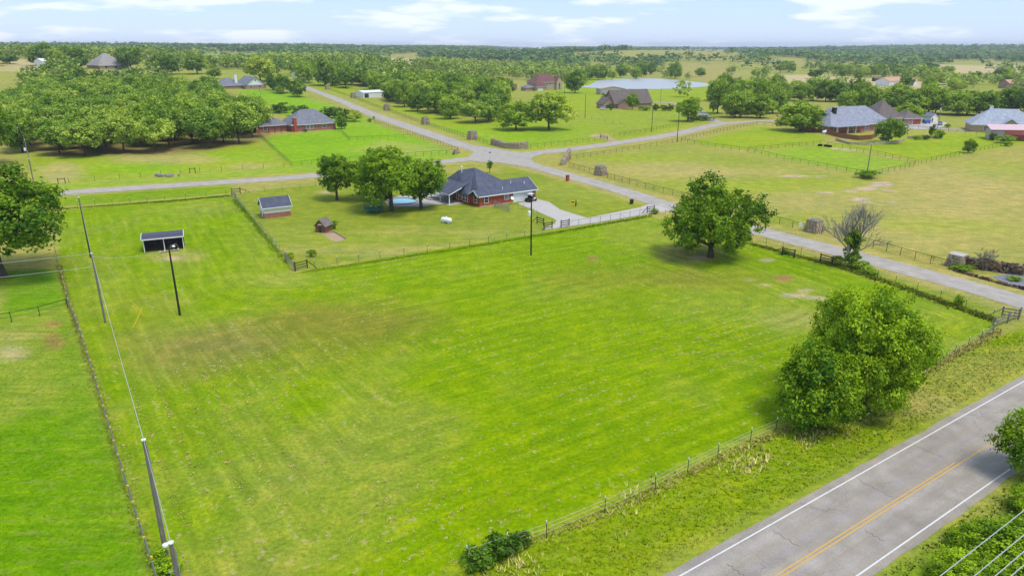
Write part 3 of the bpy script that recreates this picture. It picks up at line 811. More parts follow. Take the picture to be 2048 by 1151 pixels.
def leaf_arrays(rng, lobes, nleaf, leaf, clusters=12, gauss=.30, up=.35, rnd=.75):
    """arrays of leaf quads gathered in clusters on lobe surfaces"""
    LC = np.array([l[0] for l in lobes]); LR = np.array([l[1] for l in lobes])
    w = LR ** 2; w /= w.sum()
    nc = clusters * len(lobes)
    li = rng.choice(len(lobes), nc, p=w)
    d = rng.normal(size=(nc, 3)); d[:, 2] += .25; d /= np.linalg.norm(d, axis=1)[:, None]
    cc = LC[li] + d * (LR[li] * (rng.uniform(.7, 1.0, nc) + .22 * (rng.random(nc) < .16)))[:, None]
    # drop clusters buried deep in other lobes
    dist = np.linalg.norm(cc[:, None, :] - LC[None], axis=2) / LR[None]
    buried = (dist < .62).sum(1) > 0
    keep = ~buried | (rng.random(nc) < .12)
    cc, li, d = cc[keep], li[keep], d[keep]
    tintc = rng.normal(0, .13, len(cc)) + rng.normal(0, .13, len(lobes))[li]
    ci = rng.integers(0, len(cc), nleaf)
    off = rng.normal(size=(nleaf, 3)) * (LR[li[ci]] * gauss)[:, None]
    off[:, 2] *= .8
    pos = cc[ci] + off
    out = pos - LC[li[ci]]; out /= np.linalg.norm(out, axis=1)[:, None] + 1e-9
    nrm = out * .8 + rng.normal(size=(nleaf, 3)) * rnd * .6; nrm[:, 2] += up
    nrm /= np.linalg.norm(nrm, axis=1)[:, None] + 1e-9
    t = np.cross(nrm, rng.normal(size=(nleaf, 3))); t /= np.linalg.norm(t, axis=1)[:, None] + 1e-9
    b = np.cross(nrm, t)
    sz = leaf * rng.uniform(.6, 1.3, nleaf)[:, None]
    t = t * sz * .62; b = b * sz * .38
    bend = nrm * sz * .14
    v = np.stack([pos - t - bend, pos - b * 1.0 + bend, pos + t - bend, pos + b * 1.0 + bend], 1).reshape(-1, 3)
    tint = np.clip(.42 + tintc[ci] + rng.normal(0, .16, nleaf), 0, 1)
    return v, tint
def crown_mesh(name, rng, lobes, nleaf, leaf, mat, **k):
    v, tint = leaf_arrays(rng, lobes, nleaf, leaf, **k)
    q = np.arange(len(v)).reshape(-1, 4)
    return np_mesh(name, v, q, mat, face_attrs={'tint': tint})
def trunk_mesh(name, rng, lobes, r0, mat, fork=.4, nl=7, lean=.3):
    mb = MB()
    LC = [l[0] for l in lobes]
    zmin = min(c[2] - r for c, r in lobes); zmid = np.mean([c[2] for c in LC])
    fz = max(zmin * .9, zmid * fork)
    fork_p = np.array([rng.uniform(-lean, lean), rng.uniform(-lean, lean), fz])
    mb.tube([(0, 0, -.3), (0, 0, 0), tuple(fork_p * .5 + np.array([rng.uniform(-.1, .1), 0, 0])), tuple(fork_p), tuple(fork_p * .3 + np.array([0, 0, zmid]) * .7), (fork_p[0], fork_p[1], zmid * 1.15)],
            [r0 * 1.45, r0 * 1.25, r0 * .95, r0 * .85, r0 * .5, r0 * .15], 8)
    order = rng.permutation(len(LC))[:nl]
    for i in order:
        e = LC[i]; s = fork_p * rng.uniform(.75, 1.0)
        m1 = s + (e - s) * .45 + np.array([0, 0, -.06 * np.linalg.norm(e - s)]); 
        mb.tube([tuple(s), tuple(m1), tuple(e)], [r0 * .5, r0 * .34, r0 * .1], 6)
    return mb.mesh(name, mat, True)
class TreeKind:
    def __init__(s, kname, seed, R_, H_, z0, nlobes, nleaf, leaf, leafm, barkm='bark', r0=None, variants=1, **k):
        s.h = z0 + H_; s.R = R_; s.var = []
        lk = {a: k.pop(a) for a in ('spread',) if a in k}
        for a in ('skirt', 'jit'):
            if a in k: lk[a] = k.pop(a)
        tk = {a: k.pop(a) for a in ('fork', 'nl', 'lean') if a in k}
        for i in range(variants):
            rng = np.random.default_rng(seed * 100 + i)
            lb = lobes_for(rng, R_ * rng.uniform(.92, 1.08), H_, z0, nlobes, **lk)
            s.var.append((crown_mesh(kname + '_crown', rng, lb, nleaf, leaf, M[leafm], **k), trunk_mesh(kname + '_trunk', rng, lb, r0 or s.h * .026, M[barkm], **tk)))
    def place(s, name, label, p, h, w=None, group=None, rz=None, cat='tree', sink=0.0):
        i = random.randrange(len(s.var))
        o = thing(name, label, cat, (p[0], p[1], TZ(p) - sink), random.uniform(0, 6.28) if rz is None else rz, group)
        k = h / s.h; kw = (w / 2 / s.R) if w else k
        o.scale = (kw, kw, k)
        link('crown', s.var[i][0], o); link('trunk', s.var[i][1], o)
        return o
def tree_px(kind, name, label, bx, by, top, wpx, group=None, **k):
    p = P(bx, by)
    return kind.place(name, label, p, top_height(p, top), wpx * depth(p) / F_PX, group, **k)

K_elm = TreeKind('elm', 1, 6.2, 10.0, .1, 34, 46000, .235, 'leaf_bright', r0=.3, clusters=24, gauss=.2, skirt=1.0, spread=.68, jit=.24)
K_elm2 = TreeKind('small_elm', 2, 4.0, 6.5, .05, 24, 20000, .21, 'leaf_bright', r0=.18, clusters=22, gauss=.2, skirt=1.0, spread=.68, jit=.24)
K_oakn = TreeKind('near_oak', 3, 6.5, 9.4, 1.6, 30, 24000, .28, 'leaf_oak', r0=.38, variants=2, clusters=22, gauss=.17, spread=.76, skirt=.5, jit=.28)
K_oaky = TreeKind('yard_oak', 4, 6.0, 9.0, 2.0, 26, 14000, .34, 'leaf_oak', r0=.34, variants=3, clusters=20, gauss=.18, spread=.74, skirt=.45, jit=.26)
K_grove = TreeKind('post_oak', 5, 6.4, 8.4, 2.8, 20, 6000, .55, 'leaf_grove', r0=.26, variants=6, clusters=11, gauss=.28, spread=.64, up=.5)
K_mid = TreeKind('mid_oak', 6, 6.0, 8.8, 1.0, 20, 5200, .58, 'leaf_dark', r0=.26, variants=5, clusters=11, gauss=.28, spread=.68, skirt=.8)
K_lime = TreeKind('lime_tree', 7, 5.4, 8.8, 1.2, 18, 4200, .58, 'leaf_lime', r0=.22, variants=3, clusters=11, gauss=.28)
K_shrub = TreeKind('shrub', 8, 1.0, 1.6, .05, 10, 900, .16, 'leaf_bright', r0=.05, variants=2, clusters=9, gauss=.32)
K_darkshrub = TreeKind('dark_shrub', 9, 1.0, 1.5, .05, 10, 1000, .15, 'leaf_shrub', r0=.05, variants=2, clusters=9, gauss=.32)

# the big elms by the highway fence
tree_px(K_elm, 'elm_tree', 'large bushy bright green elm by the highway fence', 1716, 808, 588, 228, rz=.6)
tree_px(K_elm2, 'elm_tree', 'smaller bushy elm joined to the large one at the highway fence', 1624, 840, 692, 184, rz=2.0)
K_broad = TreeKind('field_oak', 31, 6.6, 9.8, .8, 24, 24000, .29, 'leaf_oak', r0=.42, clusters=24, gauss=.17, spread=.8, fork=.3, skirt=.8, jit=.28)
tree_px(K_broad, 'oak_tree', 'broad lobed oak standing alone in the green field', 1421, 514, 354, 196, rz=1.0)
# left edge oak (foreground) and its neighbour
tree_px(K_oakn, 'oak_tree', 'large spreading oak beside the pale utility poles at the west fence', 4, 552, 330, 300, rz=.2)
tree_px(K_oakn, 'oak_tree', 'dark oak across the west road beside the power poles', -20, 330, 190, 120, rz=2.4)
# yard oaks around the pool
tree_px(K_oaky, 'oak_tree', 'dark oak with bare trunk standing alone in the yard', 674, 400, 309, 86, rz=.4)
tree_px(K_oaky, 'oak_tree', 'oak with drooping side boughs beside the trampoline', 752, 398, 300, 118, rz=1.9)
tree_px(K_oaky, 'oak_tree', 'tallest twin-trunk oak shading the swimming pool', 784, 422, 298, 150, rz=3.0)
tree_px(K_oaky, 'oak_tree', 'yellow green oak between the pool deck and the brick house', 843, 417, 318, 120, rz=4.4)
# ornamental tree by the junction
K_topi = TreeKind('topiary', 10, .75, 2.3, 1.0, 12, 900, .16, 'leaf_dark', r0=.06, clusters=9)
tree_px(K_topi, 'ornamental_tree', 'small egg-shaped ornamental tree behind the navy-roofed house', 980, 346, 321, 13)
# foreground right edge: roadside tree and shrubs
K_road = TreeKind('roadside_elm', 12, 3.2, 5.6, .6, 22, 8000, .24, 'leaf_bright', r0=.14, clusters=16, gauss=.22, skirt=.5)
pr_ = PZ(2066, 930, 1.0); K_road.place('roadside_tree', 'leafy tree overhanging the far lane of the highway', pr_, 5.6, 5.8, rz=1.1)
for i, (x, y, h, w) in enumerate([(2040, 1130, 3.4, 7.0), (1965, 1100, 2.2, 4.2), (1935, 1185, 2.6, 5.0), (2085, 1040, 2.4, 4.6)]):
    K_r2 = K_elm2
    K_r2.place('roadside_shrub', ['tallest', 'low', 'broad', 'dense'][i] + ' tangled shrub under the overhead wires beside the highway', P(x, y), h, w, 'shrubs under the overhead wires', cat='shrub', sink=.2)
for i, (x, y, h, w, l) in enumerate([(958, 1128, 1.2, 2.8, 'low dark vine-covered bush beside the highway fence'), (1006, 1104, 1.5, 3.0, 'rounded dark vine-covered bush on the highway fence'), (1042, 1087, 1.0, 1.7, 'small dark vine clump at the end of the fence-row bushes')]):
    K_darkshrub.place('fence_bush', l, P(x, y), h, w, cat='bush', sink=.1)
# oak grove on the left: each tree its own
grove_poly = poly_px([(44, 306), (120, 312), (260, 309), (400, 296), (500, 280), (522, 268), (500, 215), (400, 192), (280, 182), (90, 186), (20, 230)])
grove = []
glo, ghi = grove_poly.min(0), grove_poly.max(0)
cand = RNG.uniform(glo, ghi, (60000, 2))
cand = cand[sdist(cand, grove_poly) > 0]
front = [P(*q) for q in [(121, 309), (171, 312), (212, 301), (248, 305), (293, 292), (340, 296), (385, 288), (420, 296), (448, 285), (479, 288), (505, 275), (60, 290)]]
for q in front: grove.append(q)
for q in cand:
    if len(grove) >= 185: break
    g = np.array(grove)
    dd = 9.6 if q[1] < 330 else 10.6
    if q[1] > 320 and q[0] > -.41 * q[1]: continue
    if (((g - q) ** 2).sum(1) > dd * dd).all(): grove.append(q)
for i, q in enumerate(grove):
    d = q[1]
    h = random.uniform(11.0, 14.0) * (1.0 if d < 300 else 1 - .28 * min(1, (d - 300) / 250))
    sd = float(sdist(q[None], grove_poly)[0])
    if i < len(front): lab, grp = 'post oak with bare trunk at the paddock edge of the dense grove', 'front row of the grove'
    elif q[0] < -.46 * q[1] - 22: lab, grp = 'post oak deep in the dense grove on the side of the power poles', 'pole side of the grove'
    elif q[1] > 380: lab, grp = 'low post oak at the uphill back of the dense grove below the hill house', 'uphill side of the grove'
    elif q[0] > -.33 * q[1]: lab, grp = 'post oak in the dense grove on the side of the chimney house', 'house side of the grove'
    else: lab, grp = 'rounded post oak in the heart of the dense grove', 'heart of the grove'
    (K_mid if random.random() < .12 else K_grove).place('post_oak', lab, q, h * random.uniform(.85, 1.12), random.uniform(12.0, 16.5), grp)
# wood behind the white barn and along the middle pasture
wood_lab = 'oak in the wood between the stone-pillar road and the tall brick house'
n_w = 0
w_poly = poly_px([(705, 180), (775, 190), (790, 210), (860, 232), (960, 252), (1010, 226), (1010, 192), (900, 182), (760, 172), (660, 172)])
wl = []
for q in RNG.uniform(w_poly.min(0), w_poly.max(0), (9000, 2)):
    if len(wl) >= 62: break
    if sdist(q[None], w_poly)[0] < 0: continue
    if wl and (((np.array(wl) - q) ** 2).sum(1) < 11.0 ** 2).any(): continue
    wl.append(q)
for q in wl:
    (K_grove if random.random() < .35 else K_mid).place('oak_tree', wood_lab, q, random.uniform(9.5, 15.5), random.uniform(12, 18), 'oaks of the middle wood')
for x, y, t, w_, kd, lab in [(1098, 259, 186, 104, K_lime, 'tall light green tree at the tip of the middle wood'), (1032, 260, 204, 84, K_mid, 'bushy tree in front of the middle wood'),
        (977, 243, 210, 48, K_mid, 'small round tree in front of the middle wood'), (1150, 186, 140, 48, K_mid, 'spreading oak beside the tall brick house'),
        (1264, 219, 187, 30, K_lime, 'round young tree against the steep-roofed brown house'), (1375, 243, 195, 58, K_oaky, 'rounded oak beside the lane to the steep-roofed brown house'),
        (1435, 227, 163, 52, K_mid, 'tall dark oak where the lane meets the east road'), (1480, 235, 186, 64, K_mid, 'dusty green oak along the east road'),
        (1520, 236, 190, 60, K_mid, 'oak behind the east road bend'), (1600, 262, 205, 100, K_mid, 'broad dark live oak west of the blue-roofed brick house'),
        (1652, 260, 224, 36, K_mid, 'dark oak touching the blue-roofed brick house'), (1777, 286, 238, 62, K_mid, 'dark oak in front of the blue-roofed brick house'),
        (1938, 306, 279, 27, K_mid, 'small round tree standing by the paddock fence'), (1815, 245, 207, 60, K_mid, 'pale green oak behind the blue-roofed brick house'),
        (1350, 158, 126, 28, K_mid, 'dark tree on the bank above the pond'), (1400, 153, 136, 24, K_mid, 'low dark tree on the slope above the pond'),
        (522, 163, 114, 66, K_lime, 'tall bright tree behind the white-gabled house'), (566, 186, 150, 40, K_mid, 'round tree right of the white-gabled house'),
        (596, 194, 158, 42, K_mid, 'round tree on the lawn by the uphill road'), (545, 181, 146, 26, K_mid, 'tree beside the white-gabled house wall'), (560, 188, 172, 20, K_lime, 'low bright bush-like tree below the white-gabled house'),
        (650, 172, 118, 54, K_mid, 'tall oak beside the uphill end of the road'), (610, 166, 124, 46, K_mid, 'oak at the top of the uphill road'), (690, 170, 128, 50, K_mid, 'oak over the parked trailer at the wood edge'),
        (710, 243, 222, 32, K_lime, 'small round lawn tree beside the brick mailbox drive'), (683, 258, 230, 26, K_mid, 'dark shrubby tree at the corner of the chimney house'),
        (118, 140, 100, 40, K_lime, 'bright tree beside the far white barn'), (90, 133, 87, 66, K_mid, 'large round oak on the far left hill'), (160, 138, 96, 48, K_mid, 'dark round oak left of the grey-roofed hill house'),
        (135, 132, 92, 50, K_mid, 'olive oak on the hill behind the white barn'), (20, 128, 108, 40, K_mid, 'low oak at the end of the straw field'), (262, 140, 97, 54, K_mid, 'oak rising behind the grey-roofed hill house'),
        (330, 150, 108, 50, K_mid, 'oak on the ridge right of the hill house'), (395, 148, 108, 52, K_lime, 'olive tree on the ridge below the bright far field'), (430, 158, 132, 32, K_lime, 'small bright tree left of the white-gabled house')]:
    tree_px(kd, 'tree', lab, x, y, t, w_)
# eastern hedgerow and orchard: individuals
east_rows = [((1430, 200), (1570, 214), 7, 'oaks along the hedgerow east of the pond'), ((1540, 196), (1720, 205), 9, 'trees of the belt behind the live oak'), ((1690, 222), (1880, 224), 10, 'trees of the belt behind the blue-roofed house'),
             ((1905, 228), (2060, 226), 8, 'trees of the belt behind the pale-roofed house'), ((1440, 188), (1530, 190), 4, 'trees on the pond bank'), ((1460, 232), (1560, 228), 4, 'trees behind the lane junction'), ((1170, 160), (1310, 153), 9, 'trees lining the far bank of the pond')]
for (ax, ay), (bx, by), n, grp in east_rows:
    for i in range(n):
        f = (i + random.uniform(.2, .8)) / n
        p = P(ax + (bx - ax) * f, ay + (by - ay) * f + random.uniform(-5, 5))
        kd = K_lime if random.random() < .28 else K_mid
        kd.place('tree', 'leafy tree among the ' + grp, p, random.uniform(10, 15), random.uniform(12, 17), grp)
for i in range(34):
    x = random.uniform(1560, 2050); y = random.uniform(140, 160) if x < 1800 else random.uniform(142, 186)
    p = P(x, y)
    (K_lime if random.random() < .6 else K_mid).place('tree', 'scattered pale tree in the straw fields around the ranch', p, random.uniform(9, 13), random.uniform(12, 18), 'scattered trees around the ranch')
# ------------------------------------------------------------------ far woodland (reads as one mass)
CLEAR = [poly_px(q) for q in [[(400, 106), (520, 106), (525, 122), (412, 127)], [(680, 112), (835, 116), (915, 126), (895, 134), (780, 128)], [(0, 119), (95, 117), (98, 145), (0, 150)],
        [(1110, 172), (1205, 156), (1425, 165), (1440, 182), (1500, 215), (1200, 215), (1080, 190)], [(1300, 142), (1345, 122), (1445, 127), (1510, 152), (1440, 178), (1400, 165)],
        [(1230, 110), (1340, 99), (1450, 100), (1515, 111), (1480, 122), (1240, 120)], [(1530, 150), (1640, 148), (1760, 157), (1910, 168), (1900, 182), (1700, 182), (1550, 168)],
        [(1840, 128), (2080, 130), (2080, 145), (1880, 152)], [(1730, 170), (2080, 184), (2080, 214), (1900, 208), (1730, 194)], [(950, 100), (1085, 97), (1175, 104), (1060, 109)], [(1500, 120), (1600, 116), (1640, 120), (1560, 126)],
        [(0, 100), (40, 96), (60, 110), (0, 116)]]]
NOGO = [poly_px(q) for q in [[(1110, 176), (1175, 168), (1205, 159), (1300, 155), (1385, 161), (1430, 169), (1400, 178), (1330, 184), (1250, 183), (1190, 183)], [(480, 150), (660, 158), (720, 205), (760, 250), (520, 270)], [(595, 150), (660, 160), (720, 205), (985, 292), (1060, 300), (1420, 245), (1440, 200), (1110, 180), (1010, 235), (700, 170)], [(1000, 185), (1000, 168), (1110, 166), (1260, 180), (1260, 230), (1000, 240)],
        [(400, 150), (545, 150), (600, 200), (420, 200)], [(160, 128), (300, 128), (300, 160), (160, 165)], [(1400, 180), (2080, 205), (2080, 330), (1300, 330)], [(-100, 140), (60, 140), (0, 420), (-300, 420)], [(70, 118), (130, 118), (130, 150), (70, 150)]]]
def far_points(d0, d1, sp, dens, seed):
    rng = np.random.default_rng(seed)
    n = int(1.45 * .5 * (d1 ** 2 - d0 ** 2) / sp ** 2)
    r = np.sqrt(rng.uniform(d0 ** 2, d1 ** 2, n)); a = rng.uniform(-.72, .72, n)
    p = np.stack([r * np.sin(a), r * np.cos(a)], 1)
    dn = .5 + .5 * np.clip(hash_noise(p[:, 0], p[:, 1], max(45., d0 / 14)) * 1.5, -1, 1)
    keep = rng.random(n) < np.clip(dens * (-1.0 + 3.7 * dn), 0, 1)
    keep &= ~((p[:, 0] > 120) & (r < 1500) & (rng.random(n) < .62))
    p = p[keep]
    for poly in CLEAR:
        p = p[(sdist(p, poly) < 0) | (rng.random(len(p)) < .025)]
    for poly in NOGO: p = p[sdist(p, poly) < 0]
    p = p[sdist(p, grove_poly) < -8]
    return p
M['leaf_hill'] = leafmat('hill_leaves', S(66, 102, 46, 1.0), S(140, 166, 80, 1.0), .2, .0)
def woodland(name, label, pts, size, nleaf, leaf, seed, mat='leaf_far'):
    rng = np.random.default_rng(seed)
    protos = []
    for k in range(6):
        lb = lobes_for(np.random.default_rng(seed + k), 1.0, 1.5, .15, 8, spread=.62)
        protos.append(leaf_arrays(np.random.default_rng(seed + 50 + k), lb, nleaf, leaf, clusters=8, gauss=.34, up=.6))
    V, T = [], []
    zz = terrain(pts[:, 0], pts[:, 1])
    tone = np.clip(.0 + .22 * hash_noise(pts[:, 0], pts[:, 1], 160.), -.3, .3)
    for i, p in enumerate(pts):
        v, t = protos[rng.integers(6)]
        s = size * rng.uniform(.7, 1.25); a = rng.uniform(0, 6.28)
        ca, sa = math.cos(a) * s, math.sin(a) * s
        V.append(np.stack([v[:, 0] * ca - v[:, 1] * sa + p[0], v[:, 0] * sa + v[:, 1] * ca + p[1], v[:, 2] * s * (.92 if size < 8 else .68) + zz[i]], 1))
        T.append(np.clip(t * .8 + tone[i] + rng.normal(.05, .13), 0, 1))
    V = np.concatenate(V); T = np.concatenate(T)
    o = link(name, np_mesh(name, V, np.arange(len(V)).reshape(-1, 4), M[mat], face_attrs={'tint': T}))
    return tag(o, label, 'woodland', kind='stuff')
woodland('woodland', 'green oak woodland spreading beyond the pastures', far_points(400, 1150, 12.5, .52, 21), 7.2, 120, .29, 300)
woodland('hill_woodland', 'darker oak woodland covering the rolling hills', far_points(1150, 2900, 16.0, .85, 22), 10.5, 24, .52, 400, 'leaf_hill')
woodland('horizon_woodland', 'hazy blue green woodland along the horizon', far_points(2900, 7200, 33.0, .9, 23), 13.0, 10, .9, 500, 'leaf_hill')

# ------------------------------------------------------------------ buildings
def frame_at(pxA, pxB):
    a, b = P(*pxA), P(*pxB)
    d = b - a
    return a, math.atan2(d[1], d[0]), float(np.linalg.norm(d))
def gable_roof(x0, y0, x1, y1, h, rise, oh, axis, th=.16):
    mb = MB()
    if axis == 'x':
        ym = (y0 + y1) / 2; run = (y1 - y0) / 2; k = rise / run
        def slab(ye, s):
            e = ye + s * oh; ze = h - oh * k
            a = [(x0 - oh, e, ze), (x1 + oh, e, ze), (x1 + oh, ym, h + rise), (x0 - oh, ym, h + rise)]
            mb.add(a + [(p[0], p[1], p[2] + th) for p in a], [(0, 1, 2, 3), (4, 5, 6, 7), (0, 1, 5, 4), (1, 2, 6, 5), (2, 3, 7, 6), (3, 0, 4, 7)])
        slab(y0, -1); slab(y1, 1)
    else:
        xm = (x0 + x1) / 2; run = (x1 - x0) / 2; k = rise / run
        def slab(xe, s):
            e = xe + s * oh; ze = h - oh * k
            a = [(e, y0 - oh, ze), (e, y1 + oh, ze), (xm, y1 + oh, h + rise), (xm, y0 - oh, h + rise)]
            mb.add(a + [(p[0], p[1], p[2] + th) for p in a], [(0, 1, 2, 3), (4, 5, 6, 7), (0, 1, 5, 4), (1, 2, 6, 5), (2, 3, 7, 6), (3, 0, 4, 7)])
        slab(x0, -1); slab(x1, 1)
    return mb
def hip_roof(x0, y0, x1, y1, h, rise, oh, ridge=None):
    a0, a1, b0, b1 = x0 - oh, x1 + oh, y0 - oh, y1 + oh
    lx, ly = a1 - a0, b1 - b0
    if lx >= ly: r = [((a0 + ly / 2 * .95), (b0 + b1) / 2), ((a1 - ly / 2 * .95), (b0 + b1) / 2)]
    else: r = [((a0 + a1) / 2, b0 + lx / 2 * .95), ((a0 + a1) / 2, b1 - lx / 2 * .95)]
    e = h - .12
    v = [(a0, b0, e), (a1, b0, e), (a1, b1, e), (a0, b1, e), (a0, b0, e + .14), (a1, b0, e + .14), (a1, b1, e + .14), (a0, b1, e + .14), (*r[0], h + rise), (*r[1], h + rise)]
    fs = [(0, 3, 2, 1), (0, 1, 5, 4), (1, 2, 6, 5), (2, 3, 7, 6), (3, 0, 4, 7)]
    if lx >= ly: fs += [(4, 5, 9, 8), (5, 6, 9), (6, 7, 8, 9), (7, 4, 8)]
    else: fs += [(4, 5, 8), (5, 6, 9, 8), (6, 7, 9), (7, 4, 8, 9)]
    return MB().add(v, fs)
def volume(root, x0, y0, x1, y1, h, roof, rise, wm, rm, oh=.5, axis='x', gm=None, z0=-.3):
    w = MB().box(x0, y0, z0, x1, y1, h - .02).build('wall', M[wm], root)
    if roof == 'hip':
        r = hip_roof(x0, y0, x1, y1, h, rise, oh).build('roof', M[rm], root)
        f = MB()
        for a, b in (((x0 - oh, y0 - oh), (x1 + oh, y0 - oh)), ((x1 + oh, y0 - oh), (x1 + oh, y1 + oh)), ((x1 + oh, y1 + oh), (x0 - oh, y1 + oh)), ((x0 - oh, y1 + oh), (x0 - oh, y0 - oh))):
            f.bar((*a, h - .16), (*b, h - .16), .06, .2)
        f.build('fascia', M['white'] if wm != 'tan_metal' else M['tan_metal'], r)
    else:
        r = gable_roof(x0, y0, x1, y1, h, rise, oh, axis).build('roof', M[rm], root)
        g = MB()
        if axis == 'x':
            ym = (y0 + y1) / 2
            for xx in (x0 + .01, x1 - .21): g.add([(xx, y0, h - .02), (xx, y1, h - .02), (xx, ym, h + rise - .03), (xx + .2, y0, h - .02), (xx + .2, y1, h - .02), (xx + .2, ym, h + rise - .03)], [(0, 1, 2), (3, 5, 4), (0, 2, 5, 3), (1, 4, 5, 2), (0, 3, 4, 1)])
        else:
            xm = (x0 + x1) / 2
            for yy in (y0 + .01, y1 - .21): g.add([(x0, yy, h - .02), (x1, yy, h - .02), (xm, yy, h + rise - .03), (x0, yy + .2, h - .02), (x1, yy + .2, h - .02), (xm, yy + .2, h + rise - .03)], [(0, 1, 2), (3, 5, 4), (0, 2, 5, 3), (1, 4, 5, 2), (0, 3, 4, 1)])
        g.build('gable', M[gm or wm], root)
    return w, r
def opening(root, name, side, rect, u, z, w, h, frame='white', pane='glass', mull=1, depthv=.06):
    """side: S W E N of rect (x0,y0,x1,y1); u = offset of the opening's start along the side"""
    x0, y0, x1, y1 = rect
    def T(a, d, zz):
        if side == 'S': return (x0 + a, y0 - d, zz)
        if side == 'N': return (x1 - a, y1 + d, zz)
        if side == 'W': return (x0 - d, y1 - a, zz)
        return (x1 + d, y0 + a, zz)
    def bx(mb, a0, a1, d0, d1, z0_, z1_):
        pts = [T(a0, d0, z0_), T(a1, d0, z0_), T(a1, d1, z0_), T(a0, d1, z0_), T(a0, d0, z1_), T(a1, d0, z1_), T(a1, d1, z1_), T(a0, d1, z1_)]
        mb.add(pts, [(0, 3, 2, 1), (4, 5, 6, 7), (0, 1, 5, 4), (1, 2, 6, 5), (2, 3, 7, 6), (3, 0, 4, 7)])
    f = MB(); t = .09
    bx(f, u - t, u, -.05, depthv, z - t, z + h + t); bx(f, u + w, u + w + t, -.05, depthv, z - t, z + h + t)
    bx(f, u + .002, u + w - .002, -.05, depthv, z - t, z); bx(f, u + .002, u + w - .002, -.05, depthv, z + h, z + h + t)
    if mull:
        bx(f, u + .002, u + w - .002, -.05, depthv * .8, z + h / 2 - .035, z + h / 2 + .035)
        for k in range(1, mull + 1 if mull > 1 else 1): bx(f, u + w * k / (mull + 1) - .03, u + w * k / (mull + 1) + .03, -.05, depthv * .78, z + .002, z + h / 2 - .04)
    o = f.build(name, M[frame], root)
    p = MB(); bx(p, u + .001, u + w - .001, -.04, depthv * .45, z + .001, z + h - .001)
    p.build('pane' if name == 'window' else 'panel', M[pane], o)
    return o
def chimney(root, x, y, z0, z1, w, m):
    o = MB().box(x - w / 2, y - w / 2, z0, x + w / 2, y + w / 2, z1).build('chimney', M[m], root)
    MB().box(x - w / 2 - .08, y - w / 2 - .08, z1, x + w / 2 + .08, y + w / 2 + .08, z1 + .15).build('chimney_cap', M['concrete'], o)
    return o
def vents(roof, pts):
    for x, y, z in pts: MB().tube([(x, y, z - .3), (x, y, z + .5)], .09, 8).build('vent_pipe', M['white'], roof)

# --- the red brick house with the navy roof
A = P(959, 414); AZ = math.atan2(HD[1], HD[0])
hs = thing('brick_house', 'single-storey red brick house with slate blue hip roof beside the pool', 'house', (A[0], A[1], 0), AZ)
MB().prism([(0, 0), (15.0, 0), (15.0, 7), (12, 7), (12, 16), (-.0, 16), (0, 9.2), (-.9, 9.2), (-.9, 3.2), (0, 3.2)], -.3, 2.5).build('wall', M['brick_red'], hs)
E_ = 2.35; SL = .57
def zs(y): return E_ + (y + .5) * SL
PK = (3.6, 8.0, zs(8.0))
rv = [(-.5, -.5, E_), (15.4, -.5, E_), (15.4, 3.5, zs(3.5)), (8.05, 3.5, zs(3.5)), (15.4, 7.5, E_), (12.2, 7.5, E_ + .05), (12.2, 16.5, E_), (-1.3, 16.5, E_), PK, (-1.3, 3.0, E_), (-.5, 3.0, E_), (9.9, 6.0, 3.6), (1.4, 11.6, zs(8) - 1.0)]
rf = [(0, 1, 2, 3, 8), (2, 4, 5, 3), (3, 5, 6, 8), (6, 7, 12, 8), (7, 9, 12), (9, 8, 12), (9, 10, 8), (10, 0, 8)]
rb = MB(); rb.add(rv, rf)
n_ = len(rv); low = [(p[0], p[1], p[2] - .17) for p in rv]
edge = [0, 1, 2, 4, 5, 6, 7, 9, 10]
rb.add([rv[i] for i in edge] + [(rv[i][0], rv[i][1], rv[i][2] - .17) for i in edge], [(i, (i + 1) % 9, (i + 1) % 9 + 9, i + 9) for i in range(9)])
roof = rb.build('roof', M['roof_navy'], hs)
MB().add([(-4.6, 5.3, 2.3), (-4.6, 14.5, 2.3), (1.8, 14.5, 4.9), (1.8, 5.3, 4.9), (-4.6, 5.3, 2.15), (-4.6, 14.5, 2.15), (1.8, 14.5, 4.6), (1.8, 5.3, 4.6)],
         [(0, 3, 2, 1), (4, 5, 6, 7), (0, 1, 5, 4), (1, 2, 6, 5), (2, 3, 7, 6), (3, 0, 4, 7)]).build('porch_roof', M['roof_navy'], hs)
MB().add([(-.75, -.55, E_ + .02), (-.75, 1.35, 3.55), (-.75, 3.35, E_ + .02), (2.2, -.55, E_ + .02), (2.2, 1.35, 3.55), (2.2, 3.35, E_ + .02)], [(0, 1, 4, 3), (1, 2, 5, 4)]).build('bay_roof', M['roof_navy'], hs)
MB().add([(.0, .05, 2.49), (.0, 3.15, 2.49), (0, 1.4, 3.3), (.2, .05, 2.49), (.2, 3.15, 2.49), (.2, 1.4, 3.3)], [(0, 2, 1), (3, 4, 5), (0, 3, 5, 2), (1, 2, 5, 4)]).build('gable', M['brick_red'], hs)
fa = MB()
for a, b in [((-.5, -.53, E_ - .08), (15.4, -.53, E_ - .08)), ((15.43, -.5, E_ - .08), (15.43, 3.5, zs(3.5) - .08)), ((15.43, 3.5, zs(3.5) - .08), (15.43, 7.5, E_ - .08)), ((-.78, -.55, E_ - .06), (-.78, 1.35, 3.47)), ((-.78, 1.35, 3.47), (-.78, 3.35, E_ - .06)), ((-4.63, 5.3, 2.2), (-4.63, 14.5, 2.2)), ((-4.6, 5.27, 2.2), (-1.3, 5.27, 3.5))]:
    fa.bar(a, b, .05, .2)
fa.build('fascia', M['white'], hs)
